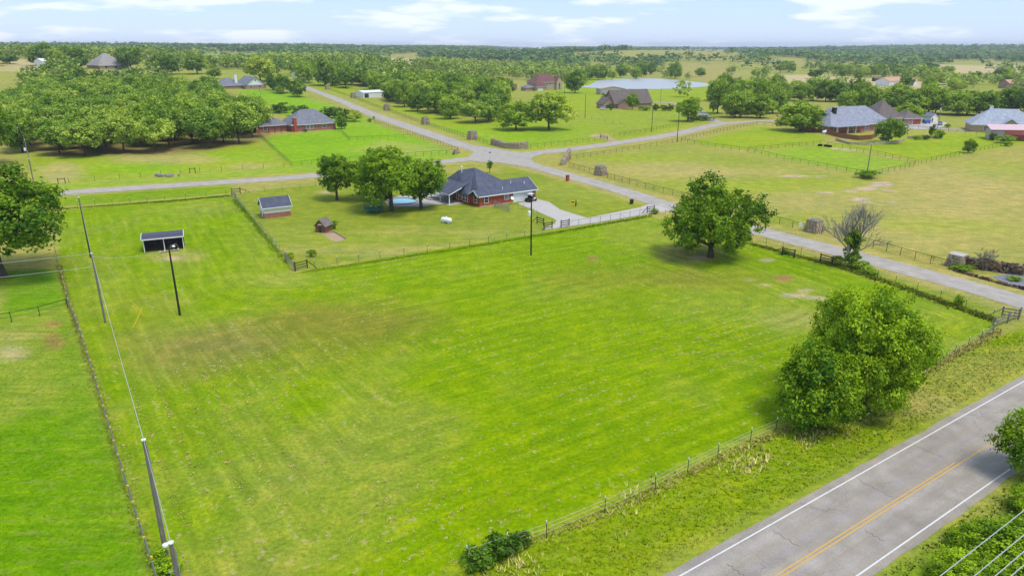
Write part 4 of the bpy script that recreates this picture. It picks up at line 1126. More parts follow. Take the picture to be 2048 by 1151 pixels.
MB().add([(14.8, .1, 2.4), (14.8, 6.9, 2.4), (14.8, 3.5, zs(3.5) - .2), (15, .1, 2.4), (15, 6.9, 2.4), (15, 3.5, zs(3.5) - .2)], [(0, 1, 2), (3, 5, 4), (0, 2, 5, 3), (1, 4, 5, 2)]).build('gable', M['brick_red'], hs)
vents(roof, [(12.9, 1.6, zs(1.6)), (9.6, 2.2, zs(2.2)), (6.5, .8, zs(.8)), (1.2, 9.5, 6.4)])
MB().lathe([(.02, 6.9), (.2, 6.95), (.24, 7.1), (.2, 7.3), (.05, 7.38)], 10, (1.7, 10.4)).build('roof_vent', M['white'], roof)
RM_ = (0, 0, 15.0, 16)
gd = MB().box(9.0, -.04, 0, 13.9, .06, 2.15).build('garage_door', M['white'], hs)
for k in range(1, 4): MB().box(9.02, -.05, .54 * k - .012, 13.88, -.038, .54 * k + .012).build('panel_seam', M['steel_grey'], gd)
MB().box(8.85, -.06, 0, 8.99, .05, 2.3).build('garage_trim', M['white'], hs); MB().box(13.91, -.06, 0, 14.05, .05, 2.3).build('garage_trim', M['white'], hs)
opening(hs, 'window', 'S', RM_, 1.3, .75, .95, 1.25); opening(hs, 'window', 'S', RM_, 6.5, .95, 1.1, .95, pane='glass_sky')
opening(hs, 'window', 'W', (0, 0, 15, 3.2), .95, .7, 1.2, 1.3)
opening(hs, 'window', 'W', (-.9, 3.2, 15, 9.2), 3.7, .65, .85, 1.45); opening(hs, 'window', 'W', (-.9, 3.2, 15, 9.2), 4.75, .65, .85, 1.45)
opening(hs, 'window', 'W', (-.9, 3.2, 15, 9.2), .9, .65, .85, 1.45); opening(hs, 'window', 'W', (-.9, 3.2, 15, 9.2), 1.95, .65, .85, 1.45)
opening(hs, 'door', 'W', (0, 9.2, 15, 16), 3.0, 0, 1.0, 2.0, pane='glass_sky', mull=0)
for x, y in [(-4.35, 5.6), (-4.35, 9.8), (-4.35, 14.2)]: MB().box(x - .09, y - .09, 0, x + .09, y + .09, 2.16).build('porch_post', M['white'], hs)
MB().box(-5.0, 5.0, .0, -.92, 14.6, .10).build('porch_floor', M['concrete'], hs)
MB().box(0.05, -.12, -.2, 8.8, -.003, .12).build('footing', M['concrete'], hs)
# satellite dish on a post by the wall
pd = P(1023.5, 408)
sdh = thing('satellite_dish', 'white satellite dish on a short post by the garage', 'satellite dish', (pd[0], pd[1], 0), AZ)
MB().tube([(0, 0, 0), (0, 0, 1.3)], .05, 8).build('mast', M['steel_grey'], sdh)
MB().lathe([(.02, 0), (.25, .05), (.42, .16), (.40, .18), (.22, .09), (.02, .03)], 14).build('dish', M['white'], sdh, (0, -.1, 1.35)).rotation_euler = (R(65), 0, 0)
# utility cart parked at the garage
pc = P(1064, 401)
uv = thing('utility_cart', 'black utility cart with pale roof parked at the garage door', 'utility cart', (pc[0] - .3, pc[1] - 1.0, .045), AZ + .3)
MB().prism([(-1.35, -.6), (1.2, -.6), (1.4, -.4), (1.4, .4), (1.2, .6), (-1.35, .6)], .4, .85).build('body', M['black'], uv)
MB().box(-.75, -.62, 1.72, .55, .62, 1.8).build('roof', M['carwhite'], uv)
for sx, sy in [(-.7, -.55), (-.7, .55), (.5, -.55), (.5, .55)]: MB().tube([(sx, sy, .85), (sx * .95, sy, 1.73)], .03, 6).build('roof_post', M['black'], uv)
for sx, sy in [(-.95, -.62), (-.95, .62), (.95, -.62), (.95, .62)]: MB().tube([(sx, sy - .12, .33), (sx, sy + .12, .33)], .33, 14).build('wheel', M['rubber'], uv)
MB().box(-.35, -.5, .85, .0, .5, 1.05).add([], []).box(-.45, -.5, .86, -.33, .5, 1.4).build('seat', M['rubber'], uv)

# --- generic houses
def house(name, label, pxA, pxB, cat='house', rz=None):
    a, r, l = frame_at(pxA, pxB)
    return thing(name, label, cat, (a[0], a[1], TZ(a)), r if rz is None else rz), l
# chimney house north-west
h3, l3 = house('brick_house', 'brown brick house with blue grey hip roof and tall chimney', (585, 264), (672, 258))
volume(h3, 0, 0, l3, 13, 2.8, 'hip', 5.4, 'brick_pink', 'roof_grey', .6)
volume(h3, -13, 5, -.01, 13, 2.7, 'hip', 2.6, 'brick_pink', 'roof_grey', .6)
chimney(h3, 1.2, -.25, 0, 5.6, 1.3, 'brick_red')
R3 = (0, 0, l3, 13)
for u in (6.0, 7.6): opening(h3, 'window', 'S', R3, u, .8, 1.3, 1.4, pane='glass_sky')
opening(h3, 'window', 'S', R3, 13.0, .9, 1.4, 1.1); opening(h3, 'window', 'S', (-13, 5, 0, 13), 3, .8, 1.4, 1.3)
for i in range(4): MB().box(-9.5 + i * 2.6, .8, 0, -9.3 + i * 2.6, 1.0, 2.4).build('pergola_post', M['wood_dark'], h3)
pg = MB()
for i in range(9): pg.box(-9.8 + i * 1.05, .5, 2.4, -9.68 + i * 1.05, 4.9, 2.55)
pg.build('pergola_roof', plain('terracotta_slats', S(176, 124, 96), .1, 2), h3)
# white-gabled house on the rise
h2, l2 = house('brick_house', 'white-gabled house with dark roof on the rise above the lawn', (491, 178.5), (533, 177))
volume(h2, 0, 0, l2, 20, 2.6, 'gable', 5.2, 'brick_brown', 'roof_grey', .7, axis='y', gm='white')
volume(h2, -15, 6, -.01, 18, 2.6, 'hip', 4.6, 'brick_brown', 'roof_grey', .6)
volume(h2, -24, 2, -15.02, 10, 2.6, 'gable', 2.0, 'brick_brown', 'roof_grey', .5)
chimney(h2, -3.2, 8, 2, 9.4, 1.5, 'white')
MB().lathe([(.01, 0), (.5, 0), (.5, .08), (.01, .08)], 14).build('gable_vent', M['glass'], h2, (l2 / 2, -.02, 5.6)).rotation_euler = (R(90), 0, 0)
opening(h2, 'window', 'S', (0, 0, l2, 20), 3, .8, 1.6, 1.4); opening(h2, 'window', 'S', (0, 0, l2, 20), 9, .8, 1.6, 1.4)
# hill house
h1, l1 = house('hill_house', 'hill house with broad grey pyramid roof rising above the grove', (200, 139), (254, 139))
volume(h1, 0, 0, l1, 22, 3.4, 'hip', 10.0, 'brick_tan', 'roof_tan', 1.0)
opening(h1, 'window', 'S', (0, 0, l1, 22), l1 * .55, .6, 2.4, 2.2); opening(h1, 'window', 'S', (0, 0, l1, 22), l1 * .2, .6, 2.0, 2.0)
# blue-roofed brick house, east
h5, l5 = house('brick_house', 'pink brick house with pale blue hip roof behind the cedar fence', (1671, 269), (1790, 261))
volume(h5, 0, 3, l5, 18, 3.0, 'hip', 6.6, 'brick_pink', 'roof_blue', .7)
MB().box(-.7, -.6, 2.72, l5 * .52, 3.6, 2.98).build('porch_roof', M['roof_blue'], h5)
volume(h5, l5 * .62, 12, l5 + 7, 24, 3.0, 'hip', 5.0, 'brick_pink', 'roof_blue', .7)
chimney(h5, 6.5, 8, 4, 9.6, 1.4, 'black')
for x in (.4, 6.2, 10.6): MB().box(x, -.1, 0, x + .6, .5, 2.7).build('porch_column', M['brick_tan'], h5)
opening(h5, 'window', 'S', (0, 3, l5, 18), l5 * .58, .5, 2.0, 1.9, pane='glass_sky'); opening(h5, 'door', 'S', (0, 3, l5, 18), l5 * .34, 0, 1.5, 2.2, pane='glass_sky', mull=0); opening(h5, 'window', 'S', (0, 3, l5, 18), l5 * .78, 1.0, 1.4, .8)
opening(h5, 'window', 'S', (0, 3, l5, 18), 2.2, .6, 2.4, 1.7)
# grey-roofed house behind it
h6, l6 = house('brick_house', 'grey hip-roofed brick house behind the blue-roofed one', (1752, 250), (1838, 248))
volume(h6, 0, 0, l6 * .6, 14, 3.0, 'hip', 7.0, 'brick_tan', 'roof_brown', .6)
volume(h6, l6 * .6 + .02, -1, l6, 10, 2.8, 'hip', 3.0, 'brick_brown', 'roof_brown', .5)
opening(h6, 'garage_door', 'S', (l6 * .6, -1, l6, 10), 4.5, 0, 4.0, 2.2, frame='white', pane='brick_red', mull=0); opening(h6, 'window', 'S', (0, 0, l6 * .6, 14), 9, .7, 1.6, 1.6)
# pale-roofed house at the right edge
h7, l7 = house('brick_house', 'tan brick house with long pale blue roof beside the red shed', (1942, 263), (2075, 268))
volume(h7, 0, 0, l7, 14, 2.9, 'hip', 6.0, 'brick_tan', 'roof_pale', .6)
volume(h7, 9, -3, 16, .2, 2.9, 'gable', 2.6, 'brick_tan', 'roof_pale', .5, axis='y')
chimney(h7, 7, 8, 5, 9.8, 1.1, 'white'); opening(h7, 'window', 'S', (0, 0, l7, 14), 4.2, .7, 1.8, 1.5, pane='glass_sky'); opening(h7, 'window', 'S', (9, -3, 16, 0), 2.6, .7, 1.6, 1.5)
# red shed with vehicle bay
h8, l8 = house('metal_shed', 'red and tan metal shed with an open vehicle bay', (1979, 280), (2075, 284), 'shed')
MB().box(0, 0, -.2, 4.4, 9, 3.6).build('wall', M['tan_metal'], h8)
MB().box(4.42, 5, -.2, l8, 9, 3.9).build('wall', M['red_metal'], h8)
MB().box(4.42, -.05, 2.2, l8, .1, 4.0).build('wall', M['red_metal'], h8)
MB().box(10, -.1, 2.7, l8, -.055, 3.7).build('wall_panel', M['tan_metal'], h8)
MB().add([(-.3, -.5, 3.7), (l8 + .3, -.5, 4.1), (l8 + .3, 9.4, 5.2), (-.3, 9.4, 4.8), (-.3, -.5, 3.85), (l8 + .3, -.5, 4.25), (l8 + .3, 9.4, 5.35), (-.3, 9.4, 4.95)], [(0, 3, 2, 1), (4, 5, 6, 7), (0, 1, 5, 4), (1, 2, 6, 5), (2, 3, 7, 6), (3, 0, 4, 7)]).build('roof', plain('pale_pink_metal', (.62, .42, .42), .05, 2, .5), h8)
for x in (-.02, 4.3): MB().box(x, -.12, -.2, x + .16, -.002, 3.6).build('door_trim', M['red_metal'], h8)
MB().box(4.6, -.06, -.2, 5.9, .1, 2.2).build('pier', M['brick_tan'], h8)
# steep brown house by the lane
h9, l9 = house('brick_house', 'steep brown-roofed brick house by the lane', (1229, 217), (1303, 214))
volume(h9, 0, 0, l9, 12, 2.8, 'gable', 6.8, 'brick_brown', 'roof_brown', .6, axis='x')
volume(h9, -7, 1, .5, 8, 2.6, 'gable', 3.4, 'brick_brown', 'roof_brown', .4, axis='y')
volume(h9, 1.0, -2.4, 8, 1, 2.6, 'gable', 2.4, 'brick_brown', 'roof_brown', .4, axis='y')
for x in (5.5, 7.0, 14): MB().tube([(x, 6.2, 9.2), (x, 6.2, 10.4)], .12, 8).build('vent_pipe', M['steel_grey'], h9)
opening(h9, 'window', 'S', (0, 0, l9, 12), 11, .8, 1.4, 1.4); opening(h9, 'window', 'S', (-7, 1, .5, 8), 1.6, .1, 3.4, 2.0)
# tall tan house with red-brown roof
h10, l10 = house('brick_house', 'tall two-storey tan house with red-brown hip roof', (1073, 182), (1124, 180))
volume(h10, 3, 4, l10, 18, 6.2, 'hip', 6.2, 'brick_tan', 'roof_red', .6)
volume(h10, 0, 0, 10, 4.4, 3.0, 'hip', 3.2, 'brick_tan', 'roof_red', .6)
volume(h10, l10 - 4, 2, l10 + 1.5, 8, 7.0, 'gable', 3.4, 'brick_tan', 'roof_red', .3, axis='y')
volume(h10, -7.5, 4, -.02, 11, 2.8, 'hip', 1.8, 'brick_brown', 'roof_grey', .5)
for u in (9.5, 12.5): opening(h10, 'window', 'S', (3, 4, l10, 18), u, 3.9, 1.2, 1.4)
opening(h10, 'window', 'S', (l10 - 4, 2, l10 + 1.5, 8), 2.0, .5, 1.6, 4.8, mull=2); opening(h10, 'garage_door', 'S', (0, 0, 10, 4.4), 1.5, 0, 4.6, 2.1, pane='cream', mull=0)
# metal barns
def barn(name, label, pxA, pxB, dep, h, rise, wm, rm, doors, cat='barn', axis='x'):
    o, l = house(name, label, pxA, pxB, cat)
    volume(o, 0, 0, l, dep, h, 'gable', rise, wm, rm, .25, axis=axis)
    for u, w, hh, mt in doors: opening(o, 'door', 'S', (0, 0, l, dep), u * l, 0, w, hh, frame='white', pane=mt, mull=0)
    return o, l
barn('metal_barn', 'low white metal barn beside the middle wood', (727, 196), (768, 194.5), 10, 3.2, 1.0, 'white_metal', 'white_metal', [(.05, 3.2, 2.6, 'glass')])
barn('metal_barn', 'tan metal workshop by the pond', (1201, 189.5), (1250, 189), 12, 4.0, 1.6, 'tan_metal', 'tan_metal', [(.36, 1.3, 2.2, 'white'), (.55, 5.0, 3.4, 'tan_metal')], axis='y')
barn('metal_barn', 'small white barn on the far hill by the straw field', (87, 137.5), (99, 137.5), 12, 6.0, 2.0, 'white_metal', 'white_metal', [])
barn('ranch_barn', 'long white ranch barn with terracotta roof', (1778, 173), (1834, 171), 14, 4.2, 3.0, 'white_metal', 'roof_terra', [(.75, 4.0, 3.0, 'glass')])
barn('ranch_barn', 'terracotta-roofed ranch building at the far right', (2018, 178), (2070, 178), 14, 4.0, 3.0, 'brick_brown', 'roof_terra', [(.2, 3.0, 2.8, 'glass')])
barn('carport', 'pale carport building under the trees at the top of the road', (592, 155), (640, 154), 8, 3.0, .9, 'white_metal', 'white_metal', [(.1, 3.0, 2.4, 'glass'), (.3, 3.0, 2.4, 'glass'), (.5, 3.0, 2.4, 'glass'), (.7, 3.0, 2.4, 'glass')], 'carport')
barn('farm_building', 'distant white farmhouse with pale roof among the woods', (858, 127), (888, 127), 14, 4.0, 2.5, 'white_metal', 'roof_pale', [], 'farmhouse')
barn('farm_building', 'distant low barn with faded red roof in the woods', (980, 139), (1004, 138), 12, 4.0, 3.0, 'white_metal', 'roof_red', [], 'barn')
barn('farm_building', 'distant pale house among the scattered ranch trees', (1784, 136), (1804, 136), 16, 4.0, 4.0, 'brick_tan', 'roof_grey', [], 'farmhouse')
barn('garden_shed', 'small cream garden shed behind the parked pale car', (1861, 245), (1874, 244), 4, 2.4, 1.6, 'cream', 'roof_grey', [(.1, 1.0, 1.9, 'glass')], 'shed', axis='y')
barn('garden_shed', 'small brown hut in the straw field beside the ranch', (1749, 163), (1762, 163), 6, 2.6, 1.2, 'wood_dark', 'roof_brown', [], 'hut')
barn('pavilion', 'low tan pavilion beside the tall two-storey house', (1018, 180), (1034, 180), 6, 2.6, 1.8, 'brick_brown', 'roof_red', [], 'pavilion')
# --- yard shed
sa, sr, sl = frame_at((529.5, 437), (582, 431))
sh = thing('storage_shed', 'white and brick storage shed with slate blue gable roof', 'shed', (sa[0], sa[1], 0), sr)
MB().box(0, 0, -.2, sl, 3.9, 1.0).build('brick_base', M['brick_pink'], sh)
MB().box(-.03, -.03, 1.0, sl + .03, 3.93, 2.25).build('wall', M['cream'], sh)
gable_roof(0, 0, sl, 3.9, 2.3, 1.5, .35, 'x', .12).build('roof', M['roof_navy'], sh)
for xx in (-.02, sl - .18): MB().add([(xx, 0, 2.25), (xx, 3.9, 2.25), (xx, 1.95, 3.72), (xx + .2, 0, 2.25), (xx + .2, 3.9, 2.25), (xx + .2, 1.95, 3.72)], [(0, 1, 2), (3, 5, 4), (0, 2, 5, 3), (1, 4, 5, 2)]).build('gable', M['cream'], sh)
fb = MB()
for xx in (-.37, sl + .37):
    for ye, s in ((-.35, 1), (4.25, -1)): fb.bar((xx, ye, 2.1), (xx, 1.95, 3.86), .05, .16)
fb.bar((-.35, -.38, 2.06), (sl + .35, -.38, 2.06), .05, .16)
fb.build('fascia', M['white'], sh)
MB().box(-.045, 1.3, .02, -.002, 2.3, 2.0).build('door', M['white'], sh)
# --- run-in shelter
ra, rr_, rl = frame_at((289, 505), (369, 497))
rs = thing('run_in_shelter', 'open-fronted livestock shelter with dark curved metal roof', 'shelter', (ra[0], ra[1], 0), rr_)
for x in (0.0, rl / 2, rl - .12): MB().box(x, 0, 0, x + .12, .12, 2.35).build('post', M['white'], rs)
MB().box(0, 3.4, -.1, rl, 3.5, 2.1).build('back_wall', M['wood_dark'], rs)
MB().box(-.02, .14, .0, .05, 3.4, 2.0).build('side_wall', M['teal_net'], rs); MB().box(rl - .05, .14, .0, rl + .02, 3.4, 2.0).build('side_wall', M['wood_dark'], rs)
ry = [(-.35, 2.28), (-.2, 2.42), (.8, 2.72), (1.8, 2.84), (2.8, 2.72), (3.6, 2.42), (3.75, 2.28)]
half = rl / 3
rm = MB()
vsr = [(x, y, z) for x in (-.15, rl + .15) for y, z in ry] + [(x, y, z - .05) for x in (-.15, rl + .15) for y, z in ry]
nr_ = len(ry)
rm.add(vsr, [(i, i + 1, nr_ + i + 1, nr_ + i) for i in range(nr_ - 1)] + [(2 * nr_ + i, 3 * nr_ + i, 3 * nr_ + i + 1, 2 * nr_ + i + 1) for i in range(nr_ - 1)])
rfo = rm.build('roof', plain('dark_blue_metal', (.055, .055, .085), .15, 3, .45, .4, stretch=(.3, 3, 1)), rs)
for xx in (-.17, rl + .17): MB().tube([(xx, y, z) for y, z in ry], .05, 6).build('roof_trim', M['white'], rfo)
MB().bar((-.15, -.37, 2.24), (rl + .15, -.37, 2.24), .05, .16).build('front_trim', M['white'], rfo)
MB().bar((-.15, .75, 2.76), (rl + .15, .75, 2.76), .03, .03).build('roof_seam', M['steel_grey'], rfo); MB().bar((-.15, 1.8, 2.86), (rl + .15, 1.8, 2.86), .03, .03).build('roof_seam', M['steel_grey'], rfo)
MB().box(.1, .1, .004, rl - .1, 3.4, .03).build('dirt_floor', plain('shelter_dirt', S(126, 100, 66), .2, 2), rs)
# --- playhouse and sandbox
pa = P(648, 462)
ph_ = thing('playhouse', 'small stained-wood playhouse with steep shingle roof', 'playhouse', (pa[0], pa[1], 0), AZ - .9)
MB().box(-1.05, -1.2, 0, 1.05, 1.2, 1.35).build('wall', M['playwood'], ph_)
gable_roof(-1.05, -1.2, 1.05, 1.2, 1.35, 1.1, .22, 'y', .08).build('roof', M['roof_wood'], ph_)
for yy in (-1.19, 1.0): MB().add([(-1.05, yy, 1.34), (1.05, yy, 1.34), (0, yy, 2.42), (-1.05, yy + .19, 1.34), (1.05, yy + .19, 1.34), (0, yy + .19, 2.42)], [(0, 1, 2), (3, 5, 4), (0, 2, 5, 3), (1, 4, 5, 2)]).build('gable', M['playwood'], ph_)
MB().box(-.4, -1.26, 1.45, .4, -1.2, 1.62).build('window', M['white'], ph_); MB().box(-.33, -1.225, .02, .33, -1.2, 1.15).build('door', M['wood_dark'], ph_)
for x, y, h, w, l in [(637, 458, 1.0, 1.4, 'low green bush left of the playhouse'), (668, 457, 1.5, 1.9, 'green bush right of the playhouse'), (625, 513, 1.2, 1.9, 'yellow green round bush in the open yard'), (580, 518, 1.2, 1.6, 'scruffy bush at the yard fence corner')]:
    K_shrub.place('bush', l, P(x, y), h, w, cat='bush')
sb = poly_px([(652, 466), (670, 465), (691, 478), (672, 484)])
sbo = thing('sandbox', 'weathered board sandbox in front of the playhouse', 'sandbox', (0, 0, 0))
mbs = MB(); mbs.add([(p[0], p[1], .03) for p in sb], [(0, 1, 2, 3)]); mbs.build('sand', M['sand'], sbo)
for i in (0, 1): MB().bar((*sb[i], .1), (*sb[i + 1], .1), .12, .2).build('board', M['wood_grey'], sbo)
# pool
pl = [P(*q) for q in [(776, 401), (790, 397), (812, 396), (828, 399), (836, 403), (822, 407), (800, 409), (782, 408)]]
pool = thing('swimming_pool', 'free-form turquoise swimming pool under the oaks', 'pool', (0, 0, 0))
pq = smooth_line(pl + [pl[0]], .5)[:-1]
mw = MB(); mw.add([(p[0], p[1], .045) for p in pq], [tuple(range(len(pq)))]); mm = mw.mesh('water', water('pool_water', (.20, .50, .62), .05))
if mm.polygons[0].normal.z < 0: mm.flip_normals()
link('water', mm, pool)
mc = MB(); mc.tube([(p[0], p[1], .06) for p in pq] + [(pq[0][0], pq[0][1], .06)], .16, 6); mc.build('coping', M['rubble'], pool)
fb_ = [P(*q) for q in [(846, 396), (868, 395), (882, 399), (862, 401)]]
mfb = MB(); mfb.prism([tuple(p) for p in fb_], .03, .25); o = mfb.build('planting_bed', M['rubble']); tag(o, 'dark rock planting bed between pool deck and porch', 'planting bed')
# trampoline
tp = P(748, 424)
tr = thing('trampoline', 'round trampoline with teal safety net under the oaks', 'trampoline', (tp[0], tp[1], 0))
MB().lathe([(1.7, .75), (2.05, .72), (2.05, .82), (1.7, .85)], 20).build('frame', M['teal_net'], tr)
MB().lathe([(.01, .76), (1.72, .76), (1.72, .79), (.01, .79)], 20).build('mat', M['black'], tr)
for k in range(6):
    a = k * math.pi / 3
    MB().tube([(2.0 * math.cos(a), 2.0 * math.sin(a), 0), (2.0 * math.cos(a), 2.0 * math.sin(a), 2.3)], .04, 6).build('pole', M['teal_net'], tr)
nm, nnt, nb = newmat('mesh_net'); nb.inputs['Base Color'].default_value = (.06, .2, .16, 1); nb.inputs['Alpha'].default_value = .32
netm = MB()
for z in np.linspace(.85, 2.2, 14): netm.tube([(2.0 * math.cos(a), 2.0 * math.sin(a), z) for a in np.linspace(0, 2 * math.pi, 25)], .012, 4, cap=False)
netm.build('net', M['teal_net'], tr)
# propane tanks
def propane(label, px, sc, rz):
    p = P(*px)
    o = thing('propane_tank', label, 'propane tank', (p[0], p[1], TZ(p)), rz)
    o.scale = (sc, sc, sc)
    prof = [(.02, -1.15), (.25, -1.12), (.42, -1.0), (.48, -.8), (.48, .8), (.42, 1.0), (.25, 1.12), (.02, 1.15)]
    t = MB().lathe([(r, z) for r, z in prof], 16).build('tank', M['white'], o, (0, 0, .62), smooth=True); t.rotation_euler = (0, R(90), 0)
    MB().lathe([(.16, 1.05), (.16, 1.25), (.1, 1.3)], 12).build('dome', M['white'], o)
    for x in (-.6, .6): MB().box(x - .08, -.35, 0, x + .08, .35, .2).build('leg', M['white'], o)
propane('white propane tank on the mown yard lawn', (893, 446), 1.05, -.55); propane('white propane tank at the end of the cedar fence', (1651, 268), 1.3, .2)

# ------------------------------------------------------------------ fences
def resample(pts, sp):
    pts = [np.array(p) for p in pts]
    out = []
    for a, b in zip(pts[:-1], pts[1:]):
        L_ = np.linalg.norm(b - a); n = max(1, int(round(L_ / sp)))
        for k in range(n): out.append(a + (b - a) * k / n)
    out.append(pts[-1])
    return out
POSTMESH = {}
def post_mesh(kind):
    if kind in POSTMESH: return POSTMESH[kind]
    if kind == 'pipe': m = MB().tube([(0, 0, -.1), (0, 0, 1.42)], .045, 6).mesh('pipe_post', M['post_dark'])
    elif kind == 'brownpipe': m = MB().tube([(0, 0, -.1), (0, 0, 1.42)], .05, 6).mesh('pipe_post', M['pipe_brown'])
    elif kind == 'tee': m = MB().tube([(0, 0, -.1), (0, 0, 1.4)], .03, 5).mesh('tee_post', M['post_dark'])
    elif kind == 'wood': m = MB().tube([(0, 0, -.1), (0, 0, 1.4)], [.09, .08], 7).mesh('wood_post', M['wood_grey'])
    elif kind == 'grey': m = MB().tube([(0, 0, -.1), (0, 0, 1.35)], .045, 6).mesh('grey_post', M['steel_grey'])
    elif kind == 'tip': m = MB().tube([(0, 0, 1.3), (0, 0, 1.52)], .038, 5).mesh('post_tip', M['white'])
    elif kind == 'ins': m = MB().box(-.06, -.06, 1.2, .06, .06, 1.38).mesh('insulator', M['yellow'])
    POSTMESH[kind] = m
    return m
def fence(name, label, pts, sp=3.0, post='pipe', rails=((1.36, .04),), mat='post_dark', tips=False, ins=False, wires=(), world=False, group=None):
    w = [np.array(p) for p in pts] if world else [P(*p) for p in pts]
    o = thing(name, label, 'fence', (0, 0, 0), 0, group)
    pp = resample(w, sp)
    for i, q in enumerate(pp):
        c = link('post', post_mesh(post), o, (q[0], q[1], TZ(q)), random.uniform(0, 3))
        c.rotation_euler = (random.uniform(-.03, .03), random.uniform(-.03, .03), random.uniform(0, 3))
        if tips: link('tip', post_mesh('tip'), c)
        if ins: link('insulator', post_mesh('ins'), c)
    for z, r in rails:
        MB().tube([(q[0], q[1], TZ(q) + z) for q in pp], r, 6).build('rail', M[mat], o)
    for z, r in wires:
        MB().tube([(q[0] + random.uniform(-.01, .01), q[1], TZ(q) + z + random.uniform(-.02, .02)) for q in pp], r, 3).build('wire', M['wire'], o)
    return o
PIPE4 = ((1.36, .045), (1.0, .025), (.65, .025), (.3, .025))
WIRE = ((1.2, .007), (.85, .007), (.5, .007))
# west pipe fence of the main field and its cross fence
fence('pipe_fence', 'grey pipe fence with yellow insulators along the west side of the green field', [(322, 1190), (262, 1000), (225, 880), (190, 760), (155, 650), (140, 615), (125, 560), (112, 508)], 2.6, 'grey', ((1.32, .03), (.8, .012)), 'pole_grey', ins=True)
fence('pipe_fence', 'dark pipe cross fence meeting the west fence beside bare soil patches', [(-60, 654), (24, 644), (80, 632), (136, 616)], 2.6, 'pipe', ((1.3, .045), (.7, .02)))
# highway fence
fence('wire_fence', 'steel post fence with white tips along the highway', [(936, 1126), (1093, 1075), (1210, 1025), (1310, 978), (1435, 915), (1500, 884), (1600, 842), (1850, 742), (1985, 668)], 3.6, 'tee', (), tips=True, wires=WIRE)
fence('wire_fence', 'steel post fence between the green field and the side road', [(1985, 638), (1880, 598), (1790, 567), (1720, 545)], 3.6, 'tee', (), tips=True, wires=WIRE)
fence('wire_fence', 'short wire fence beside the lone field oak', [(1690, 530), (1640, 522), (1565, 500), (1500, 483), (1330, 432)], 3.2, 'tee', ((1.2, .02),), 'pipe_brown', wires=WIRE)
fence('wire_fence', 'wire fence along the far edge of the driveway', [(1298, 428), (1240, 439), (1180, 448), (1134, 455)], 2.8, 'grey', ((1.25, .025),), 'steel_grey', wires=WIRE)
fence('wire_fence', 'wire fence dividing the yard from the green field', [(1084, 468), (900, 497), (760, 517), (630, 537)], 3.6, 'tee', (), wires=WIRE, tips=True)
fence('wire_fence', 'overgrown wire fence on the west side of the yard', [(575, 520), (540, 480), (500, 432), (470, 397)], 3.0, 'grey', (), wires=WIRE)
fence('wire_fence', 'wire fence along the road side of the yard', [(492, 387), (600, 377), (720, 362), (860, 348)], 4.0, 'tee', (), wires=WIRE)
fence('wire_fence', 'steel post fence between the west road and the green field', [(452, 390), (330, 401), (225, 409), (120, 416)], 4.0, 'tee', (), tips=True, wires=WIRE)
fence('wire_fence', 'wire fence between the grove paddock and the west road', [(85, 370), (240, 358), (400, 345), (568, 335)], 5.0, 'pipe', (), wires=WIRE)
fence('wire_fence', 'wire fence from the house corner to the driveway brace', [(1036, 413), (1060, 425), (1074, 433)], 2.6, 'grey', (), wires=WIRE)
fence('wire_fence', 'faint wire fence across the lime pasture below the tall house', [(1110, 222), (1170, 236), (1240, 250)], 7.0, 'pipe', (), wires=WIRE)
# chimney-house lawn
fence('pipe_fence', 'dark pipe fence around the vivid lawn of the chimney house', [(516, 270), (550, 302), (584, 333), (700, 323), (800, 315), (908, 308)], 2.7, 'pipe', ((1.36, .045), (.75, .02)))
fence('pipe_fence', 'dark pipe fence between the vivid lawn and the uphill road', [(916, 303), (870, 286), (820, 270), (748, 246)], 2.9, 'pipe', ((1.36, .045), (.75, .02)))
fence('pipe_fence', 'dark pipe fence across the middle of the vivid lawn', [(668, 262), (684, 267), (699, 281), (760, 279), (822, 276)], 2.8, 'pipe', ((1.36, .045), (.75, .02)))
# pillar road
fence('pipe_fence', 'dark four-rail pipe fence linking the stone pillars uphill', [(660, 180), (710, 197), (774, 221), (850, 249), (945, 279), (982, 290)], 3.2, 'pipe', PIPE4)
fence('pipe_fence', 'dark pipe fence from the curved stone wall to the paddock gate', [(1061, 297), (1130, 290), (1200, 280)], 3.2, 'brownpipe', ((1.36, .045), (.75, .025)), 'pipe_brown')
fence('pipe_fence', 'brown pipe fence from the paddock gate to the lane', [(1228, 274), (1300, 263), (1370, 248), (1414, 238)], 3.4, 'brownpipe', ((1.36, .045), (.75, .025)), 'pipe_brown')
fence('pipe_fence', 'dark four-rail pipe fence between the slanted wall and the broad pillar', [(1138, 334), (1190, 349), (1215, 356), (1290, 377), (1345, 391), (1440, 416), (1510, 434), (1612, 463)], 3.1, 'pipe', PIPE4)
fence('pipe_fence', 'dark four-rail pipe fence between the broad pillar and the flat-capped pillar', [(1643, 467), (1720, 488), (1800, 511), (1860, 528), (1898, 538)], 3.1, 'pipe', PIPE4)
fence('pipe_fence', 'brown pipe fence along the south side of the east road', [(1140, 320), (1220, 308), (1290, 296), (1355, 284), (1440, 264), (1512, 249)], 3.4, 'brownpipe', ((1.36, .045), (.75, .025)), 'pipe_brown')
fence('pipe_fence', 'brown pipe fence running diagonally across the east paddocks', [(1362, 284), (1430, 295), (1495, 304), (1600, 327), (1733, 353)], 3.4, 'brownpipe', ((1.36, .045), (.75, .025)), 'pipe_brown')
fence('pipe_fence', 'brown pipe fence on the pole side of the bright inner paddock', [(1738, 353), (1800, 340), (1836, 329)], 3.4, 'brownpipe', ((1.36, .045), (.75, .025)), 'pipe_brown')
fence('pipe_fence', 'brown pipe fence below the cedar-fenced house', [(1497, 302), (1570, 296), (1640, 289), (1700, 300), (1770, 314), (1830, 328)], 3.4, 'brownpipe', ((1.36, .045), (.75, .025)), 'pipe_brown')
